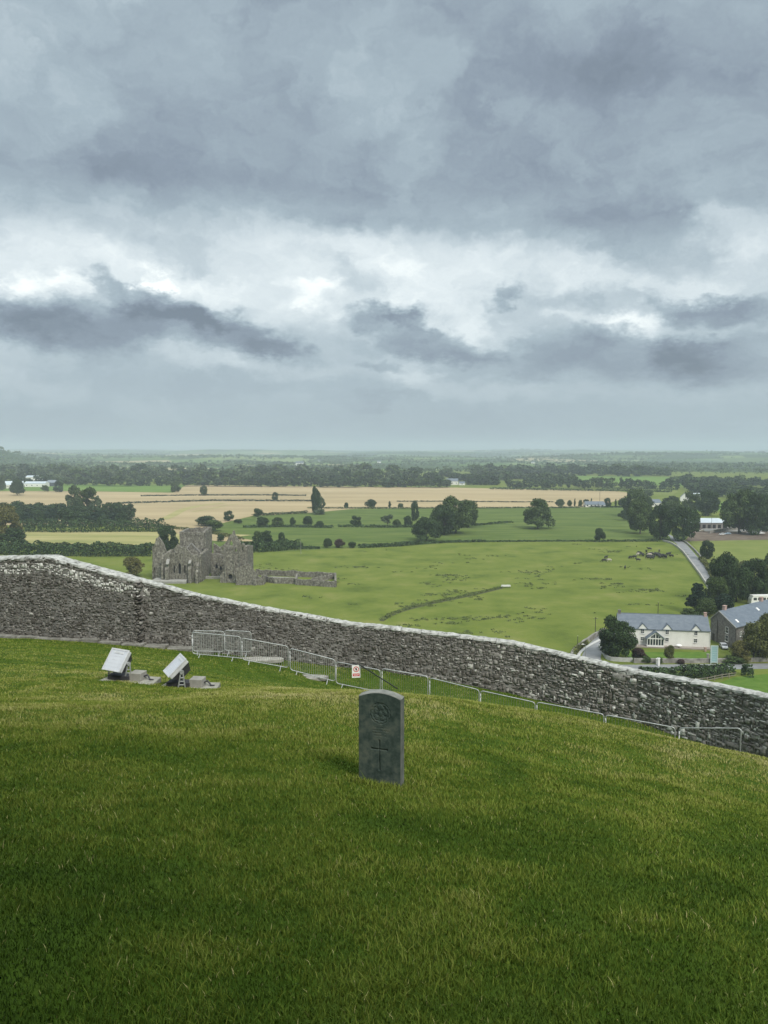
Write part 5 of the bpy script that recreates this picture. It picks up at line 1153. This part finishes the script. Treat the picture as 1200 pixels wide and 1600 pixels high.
def sign():
    red = flat('sign red', (.55, .03, .035), rough=.45); blk = flat('sign black', (.02, .02, .02)); wp = flat('sign white', (.80, .80, .78), rough=.4)
    c = at(556.5, 1049, 30.75); root = empty('prohibition_sign', tuple(c), R(8), 'white no entry sign with a red ring and red panel hung on a barrier', 'sign'); w, h = 13.2/F*31.6, 20.0/F*31.6
    MB().box(-w/2, w/2, 0, .006, -h/2, h/2).build('board', wp, root)
    n = 28; r1, r2 = w*.33, w*.25; cz = h*.17; vs = []
    for k in range(n): th = 6.283*k/n; vs += [(r1*math.cos(th), -.004, cz+r1*math.sin(th)), (r2*math.cos(th), -.004, cz+r2*math.sin(th)), (r1*math.cos(th), 0, cz+r1*math.sin(th)), (r2*math.cos(th), 0, cz+r2*math.sin(th))]
    fs = []
    for k in range(n): a = 4*k; b = 4*((k+1) % n); fs += [(a, b, b+1, a+1), (a, a+2, b+2, b), (a+1, b+1, b+3, a+3)]
    MB().add(vs, fs).build('red_ring', red, root)
    MB().box(-r2*.75, r2*.75, -.003, -.0005, -.011, .011, Matrix.Translation((0, 0, cz))@Matrix.Rotation(R(45), 4, 'Y')).build('red_bar', red, root)
    MB().tube([(0, -.006, cz+.045), (0, -.003, cz+.045)], .022, 12).prism([(-.028, -.006, cz+.022), (.028, -.006, cz+.022), (.02, -.006, cz-.05), (-.02, -.006, cz-.05)], (0, .003, 0)).build('black_figure', blk, root)
    MB().box(-w*.40, w*.40, -.004, -.0005, -h*.38, -h*.17).build('red_panel', red, root)
    MB().box(-w*.33, w*.33, -.006, -.003, -h*.26, -h*.235).box(-w*.28, w*.28, -.006, -.003, -h*.32, -h*.295).build('white_lines', wp, root)
    t = MB().tube([at(552, 1035.5, 30.95)-c, at(560, 1038.5, 30.85)-c], .035, 6).build('tie', blk, None); t.parent = root
sign()
a_, b_ = at(561, 1038, 30.8), at(621, 1076, 28.9)
tp = MB().tube([a_-b_, Vector((0, 0, 0))], .026, 7).build('black_pole', flat('black rubber', (.015, .02, .015), rough=.6)); tp.location = b_; tag(tp, 'thin black pole leaning down from the sign behind the headstone', 'pole')

# ------------------------------------------------------------------ headstone
def build_headstone():
    g = plain(597, 1222); Yh = 6.95; base = at(596, 1222, Yh); Wd, H, D = .40, .865, .105; rise = .048
    m = mat('weathered green grey headstone', [(.028, .045, .039, 0), (.052, .075, .065, .35), (.078, .103, .088, .6), (.13, .145, .115, 1)], scale=11, rough=.85, bump=.35, bscale=60, detail=10, spec=.2, bdist=.004)
    edge = mat('pale stone top with painted light', [(.14, .145, .13), (.22, .225, .205), (.30, .305, .28)], scale=9, rough=.9, bump=.4, bscale=50, spec=.15, bdist=.004)  # paler stone for the top, sky light painted into its colour
    nu, nv = 128, 290; us = np.linspace(-Wd/2, Wd/2, nu); top = H-rise*(us/(Wd/2))**2; zz0 = -.12
    U = np.tile(us[None, :], (nv, 1)); T_ = np.linspace(0, 1, nv)[:, None]; Z = zz0+(top[None, :]-zz0)*T_
    def seg(d, w, soft=.0016): return 1-smooth01((d-w)/soft)       # 1 inside a groove of half width w
    dep = np.zeros_like(U)
    cz = .30; 
    # incised Latin cross, arms widening slightly towards the ends
    v = seg(np.abs(U+.004)-.0035-.004*np.clip(np.abs(Z-cz-.03)/.15, 0, 1), .001)*(Z > .135)*(Z < .425); hbar = seg(np.abs(Z-.335)-.0035-.004*np.clip(np.abs(U)/.08, 0, 1), .001)*(np.abs(U+.004) < .080)
    dep = np.maximum(dep, .009*np.maximum(v, hbar))
    # round badge: ring with a wreath-like relief, crown bump on top
    bx, bz = .004, .675; r = np.hypot(U-bx, Z-bz)*.86; th = np.arctan2(Z-bz, U-bx)
    dep = np.maximum(dep, .0055*smooth01((.088-r)/.004)); rel = np.zeros_like(U)
    rel = np.maximum(rel, smooth01((.010-np.abs(r-.074-.003*np.sin(th*14)))/.005)*(np.abs(th-1.57) > .35)); rel = np.maximum(rel, .8*smooth01((.014-np.abs(r-.040-.006*np.cos(th*5)))/.006)*((np.sin(th*5+.6) > -.6)))
    rel = np.maximum(rel, smooth01((.018-np.hypot(U-bx, (Z-bz+.004)*.8))/.005)); rel = np.maximum(rel, smooth01((.022-np.hypot((U-bx)*.8, Z-bz-.062))/.006)); rel = np.maximum(rel, smooth01((.020-np.hypot(U-bx-.035, Z-bz+.045))/.006)); rel = np.maximum(rel, smooth01((.020-np.hypot(U-bx+.035, Z-bz+.045))/.006))
    dep = dep-np.where(r < .088, rel*.0052, 0)
    # worn lines of lettering, too shallow to read
    rs = np.random.RandomState(6)
    for (lz, hw, lh) in ((.540, .060, .0065), (.512, .082, .0060), (.488, .070, .0065), (.462, .060, .0055)):
        x = -hw
        while x < hw:
            w = rs.uniform(.004, .009); k = rs.randint(3)
            s = ((np.abs(U-x) < .0013)|((np.abs(U-x-w) < .0013) & (k > 0))|((np.abs(Z-lz-(lh if k < 2 else 0)) < .0013) & (U > x) & (U < x+w))) & (np.abs(Z-lz) < lh)
            dep = np.maximum(dep, .0032*s); x += w+rs.uniform(.003, .006)*(2.2 if rs.rand() < .18 else 1)
    V = np.c_[U.ravel(), (-D/2+dep).ravel(), Z.ravel()]; i = np.arange((nv-1)*(nu-1)); a, b = i//(nu-1), i % (nu-1); Fq = np.c_[a*nu+b, a*nu+b+1, (a+1)*nu+b+1, (a+1)*nu+b]
    rt = Matrix.Rotation(R(-17.5), 4, 'Z'); root = empty('headstone', tuple(base), R(-17.5), 'dark weathered headstone with a carved badge and cross standing alone on the lawn', 'headstone')
    link('carved_face', np_mesh('carved_face', V, Fq, None, m), root)
    ring = [(-Wd/2, zz0), (Wd/2, zz0)]+[(us[k], top[k]) for k in range(nu-1, -1, -4)]; ring[-1] = (-Wd/2, top[0]); ring = [(x, z) for x, z in ring]
    n = len(ring); bv = .006; vs = [(x, -D/2, z) for x, z in ring]+[(x*(1+bv*2.2/Wd)*1, -D/2+bv, z+(bv if z > 0 else 0)) for x, z in ring]+[(x*(1+bv*2.2/Wd), D/2-bv, z+(bv if z > 0 else 0)) for x, z in ring]+[(x, D/2, z) for x, z in ring]
    fs = [(j*n+k, j*n+(k+1) % n, (j+1)*n+(k+1) % n, (j+1)*n+k) for j in range(3) for k in range(n)]+[tuple(range(3*n, 4*n))]
    sb_ = MB().add(vs, fs).build('stone_body', mat('grey stone sides', [(.085, .095, .083), (.13, .14, .125), (.18, .185, .17)], scale=9, rough=.9, bump=.4, bscale=50, spec=.15, bdist=.004), root)
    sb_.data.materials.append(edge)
    for f_ in sb_.data.polygons:  # sides mid, top pale: the fall of light put into the tones
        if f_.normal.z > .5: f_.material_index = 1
    return base
hs_base = build_headstone()

# ------------------------------------------------------------------ floodlights on concrete pads
def floodlight(px, py, Y, yaw, tilt, label, yaw_pad):
    c = at(px, py, Y); gzv = gz(c.x, c.y); root = empty('floodlight', (c.x, c.y, gzv), 0, label, 'floodlight', 'floodlights on the lawn')
    grey = mat('grey enamel', [(.40, .41, .42), (.50, .51, .52), (.58, .59, .60)], scale=8, rough=.45, spec=.4); dk = flat('dark steel', (.05, .05, .055), rough=.6); conc = mat('weathered concrete', [(.17, .17, .145), (.26, .255, .22), (.35, .34, .30)], scale=6, rough=.95, bump=.5, bscale=30)
    PT = Matrix.Rotation(R(yaw_pad), 4, 'Z'); MB().prism([(-.60, -.26, -.12), (.78, -.22, -.12), (.70, .36, -.12), (-.54, .34, -.12)], (0, 0, .155), PT).build('concrete_pad', conc, root, bevel=.012)
    MB().box(.10, .40, -.06, .24, .03, .21, PT).build('ballast_box', mat('box grey', [(.22, .215, .19), (.31, .30, .27)], scale=6, rough=.8), root, bevel=.01)
    MB().tube([PT @ Vector(q) for q in ((.38, .1, .10), (.48, .12, .14), (.58, .05, .06), (.64, .1, .04))], .022, 7).build('cable', dk, root)
    HT = Matrix.Translation((-.18, .05, .44))@Matrix.Rotation(R(yaw), 4, 'Z')@Matrix.Rotation(R(-tilt), 4, 'X')    # -y is the glass side
    hw, hh, d0 = .27, .26, .10
    hb = MB().prism([(-hw, -d0, -hh), (hw, -d0, -hh), (hw, -d0, hh), (-hw, -d0, hh)], (0, .09, 0), HT).build('housing', grey, root, bevel=.015)
    MB().add([HT @ Vector(q) for q in ((-hw*.96, -.01, -hh*.96), (hw*.96, -.01, -hh*.96), (hw*.96, -.01, hh*.96), (-hw*.96, -.01, hh*.96), (-hw*.62, .19, -hh*.6), (hw*.62, .19, -hh*.6), (hw*.62, .19, hh*.6), (-hw*.62, .19, hh*.6))], [(0, 1, 5, 4), (1, 2, 6, 5), (2, 3, 7, 6), (3, 0, 4, 7), (4, 5, 6, 7), (0, 3, 2, 1)]).build('rear_shell', dk, hb)
    fr = MB(); t = .03
    for (x0, x1, z0, z1) in ((-hw-.012, hw+.012, hh-.02, hh+.015), (-hw-.012, hw+.012, -hh-.015, -hh+.02), (-hw-.012, -hw+.02, -hh+.02, hh-.02), (hw-.02, hw+.012, -hh+.02, hh-.02)): fr.box(x0, x1, -d0-.022, -d0-.001, z0, z1, HT)
    fr.build('front_frame', grey, hb)
    gl = mat('pale frosted glass', [(.46, .48, .52), (.58, .60, .64)], scale=2, rough=.22, spec=.6); MB().box(-hw+.02, hw-.02, -d0-.012, -d0-.002, -hh+.02, hh-.02, HT).build('glass', gl, hb)
    lv = MB()
    for i in range(4): z = -hh+.09+i*.085; lv.box(-hw+.03, hw-.03, -d0-.0145, -d0-.012, z, z+.004, HT)
    lv.box(-hw*.55, hw*.55, -d0-.020, -d0-.012, hh-.10, hh-.055, HT); lv.build('louvre', grey, hb)
    for sx in (-1, 1):      # perforated stirrup arms
        br = MB(); a = HT @ Vector((sx*(hw+.03), .02, 0)); f = Vector((a.x*.9-.02, a.y+.02, .05)); side_ = (HT.to_3x3() @ Vector((1, 0, 0))).normalized()*.02
        for o2 in (-.055, .055): br.tube([f+Vector((o2*1.3, o2*.4, 0)), a+Vector((o2*.4, 0, .0))], .018, 6)
        for q in (.2, .42, .64): m_ = f.lerp(a, q); br.tube([m_+Vector((-.05, 0, 0)), m_+Vector((.05, 0, 0))], .014, 6)
        br.tube([a-side_, a+side_], .05, 12); br.build('bracket', galv, root)
    MB().box(-.42, .12, -.10, .18, .05, .14, PT).build('base_frame', dk, root)
floodlight(197, 1052, 17.6, -28, 38, 'left floodlight on its concrete pad with the wide grey face towards the viewer', -12)
floodlight(290, 1064, 17.2, -62, 48, 'right floodlight turned further to the left and tilted up', -6)

# flat stone patches in the grass before the wall
def slab_at(px, py, Y, w, d, rz, label):
    c = at(px, py, Y); z = gz(c.x, c.y); rs = random.Random(int(px)); pts = [(w*math.cos(a)*rs.uniform(.85, 1.1), d*math.sin(a)*rs.uniform(.85, 1.1), -.1) for a in [i*6.283/10 for i in range(10)]]
    o = MB().prism(pts, (0, 0, .16)).build('flat_stone', mat('flat grey stone', [(.20, .19, .165), (.30, .29, .26), (.38, .37, .33)], scale=3, rough=.95, bump=.5, bscale=12), bevel=.02); o.location = (c.x, c.y, z); o.rotation_euler = (0, 0, R(rz)); tag(o, label, 'stone slab')
slab_at(400, 1027, 33.2, 1.3, .35, 5, 'flat stone slab lying behind the second barrier from the left')
slab_at(484, 1036, 31.6, .8, .3, 5, 'flat stone slab lying behind the third barrier from the left')
slab_at(580, 1047.5, 31.0, .45, .22, 0, 'pale stone lying at the foot of the wall behind the sign')

# ------------------------------------------------------------------ lawn grass, real blades
blade_m = mat('lawn grass blades', [(.024, .052, .004, 0), (.062, .112, .010, .3), (.140, .186, .022, .55), (.255, .262, .066, .8), (.38, .35, .16, 1)], scale=.7, rough=.75, attr=('tint', 1.0, .18), spec=.2)
def ground_at(px, py):
    for Y in np.arange(3, 40, .1):
        p = at(px, py, Y)
        if p.z < gz(p.x, p.y): return p
SP = ground_at(684, 1119)
def build_grass():
    rs = np.random.RandomState(12); D = []
    for (d0, d1, k) in ((1.5, 4, 34000), (4, 9, 32000), (9, 18, 19000), (18, 36, 8000)):
        n = int(k*1.62*(d1-d0)); d = rs.uniform(d0, d1, n); a = rs.uniform(-.68, .68, n); D.append(np.c_[np.tan(a)*d, d])
    A = np.vstack(D); x, y = A.T; keep = (y < wallY(x)-.25); x, y = x[keep], y[keep]
    c = np.cos(R(17.5)); lx = (x-hs_base.x)*c-(y-hs_base.y)*math.sin(R(17.5)); ly = (x-hs_base.x)*math.sin(R(17.5))+(y-hs_base.y)*c; k = (np.abs(lx) > .195) | (np.abs(ly) > .055); x, y, lx, ly = x[k], y[k], lx[k], ly[k]
    z = ground_z(x, y); n = len(x); d = np.hypot(x, y); f = fbm(x*2.2+3, y*2.2+1, 4); g = fbm(x*.55+9, y*.55+4, 3); fine = fbm(x*11, y*11, 2)
    h = (.014+.021*rs.rand(n))*(.65+.9*f)*(1+.15*(fine-.5)); h = np.where(rs.rand(n) < .01, h*1.7, h)
    hole = (fbm(x*4.1+30, y*6.5+12, 3) > .585); h = np.where(hole, h*.78, h)
    h = h*(1+1.1*(wallY(x)-y < .55)); nearst = np.exp(-((np.hypot(lx, ly)-.2)/.10)**2*.5); h = h*(1+.55*nearst)
    w = .0014+.00028*d; w = np.minimum(w, .016); th = rs.rand(n)*6.283; lean = rs.uniform(.2, 1.15, n)*h; la = rs.rand(n)*6.283
    bx, by = np.cos(th)*w, np.sin(th)*w; mx, my = np.cos(la)*lean*.35, np.sin(la)*lean*.35; tx, ty = np.cos(la)*lean, np.sin(la)*lean
    z0 = z-.01; V = np.empty((n, 5, 3)); V[:, 0] = np.c_[x-bx, y-by, z0]; V[:, 1] = np.c_[x+bx, y+by, z0]; V[:, 2] = np.c_[x+bx*.8+mx, y+by*.8+my, z+h*.55]; V[:, 3] = np.c_[x-bx*.8+mx, y-by*.8+my, z+h*.55]; V[:, 4] = np.c_[x+tx, y+ty, z+h]
    i = np.arange(n)*5; Fq = np.c_[i, i+1, i+2, i+3]; F3 = np.c_[i+3, i+2, i+4]
    # blade tint turns paler and straw-coloured with distance and rightward, greener close by
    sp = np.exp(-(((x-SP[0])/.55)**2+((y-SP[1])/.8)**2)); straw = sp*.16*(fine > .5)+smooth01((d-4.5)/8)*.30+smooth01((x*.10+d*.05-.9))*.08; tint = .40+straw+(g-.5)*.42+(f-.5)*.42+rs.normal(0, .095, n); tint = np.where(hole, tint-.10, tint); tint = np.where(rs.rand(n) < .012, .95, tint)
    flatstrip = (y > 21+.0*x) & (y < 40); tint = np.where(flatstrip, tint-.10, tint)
    att = np.repeat(tint, 5); me = np_mesh('lawn_grass', V.reshape(-1, 3), Fq, F3, blade_m, {'tint': att}); print('blades', n)
    tag(link('lawn_grass', me), 'short green lawn grass covering the slope in front of the wall', kind='stuff')
build_grass()

# ------------------------------------------------------------------ the tall stone building that stands behind the viewer
def big_building():
    root = empty('stone_building', (-17, -7.8, 0), R(0), 'tall grey stone church wall standing behind the viewer and shading the lawn', 'building'); m = ab_stone
    Z0 = 56; top = 75.2
    mb = MB(); hs = []
    for x in (-16, -8, 0, 8, 16): hs.append([(x-.8, 62), (x-.8, 67), (x, 68.6), (x+.8, 67), (x+.8, 62)])
    mb.slab([(-24, Z0), (24, Z0), (24, top)]+[(24-k*2, top+(0 if k % 2 else -.8)) for k in range(1, 24)]+[(-24, top)], hs, (0, 0, 0), (1, 0, 0), (0, -1, 0), 1.5); mb.build('wall', m, root)
    MB().box(22.5, 24, -12, -1.5, Z0, top-.5).box(-24, 24, -12, -11, Z0, top-.3).build('side_wall', m, root)
big_building()

# ------------------------------------------------------------------ haze
def build_haze():
    o = MB().box(-19500, 19500, -19500, 19500, -60, 150).build('haze', None); o['kind'] = 'stuff'
    m = bpy.data.materials.new('pale haze'); m.use_nodes = True; t = m.node_tree; t.nodes.clear(); v = t.nodes.new('ShaderNodeVolumePrincipled'); v.inputs['Color'].default_value = (.68, .78, .88, 1); v.inputs['Density'].default_value = HAZE; v.inputs['Anisotropy'].default_value = 0.0
    ot = t.nodes.new('ShaderNodeOutputMaterial'); t.links.new(v.outputs[0], ot.inputs['Volume']); o.data.materials.append(m)
HAZE = 1.75e-4
build_haze()
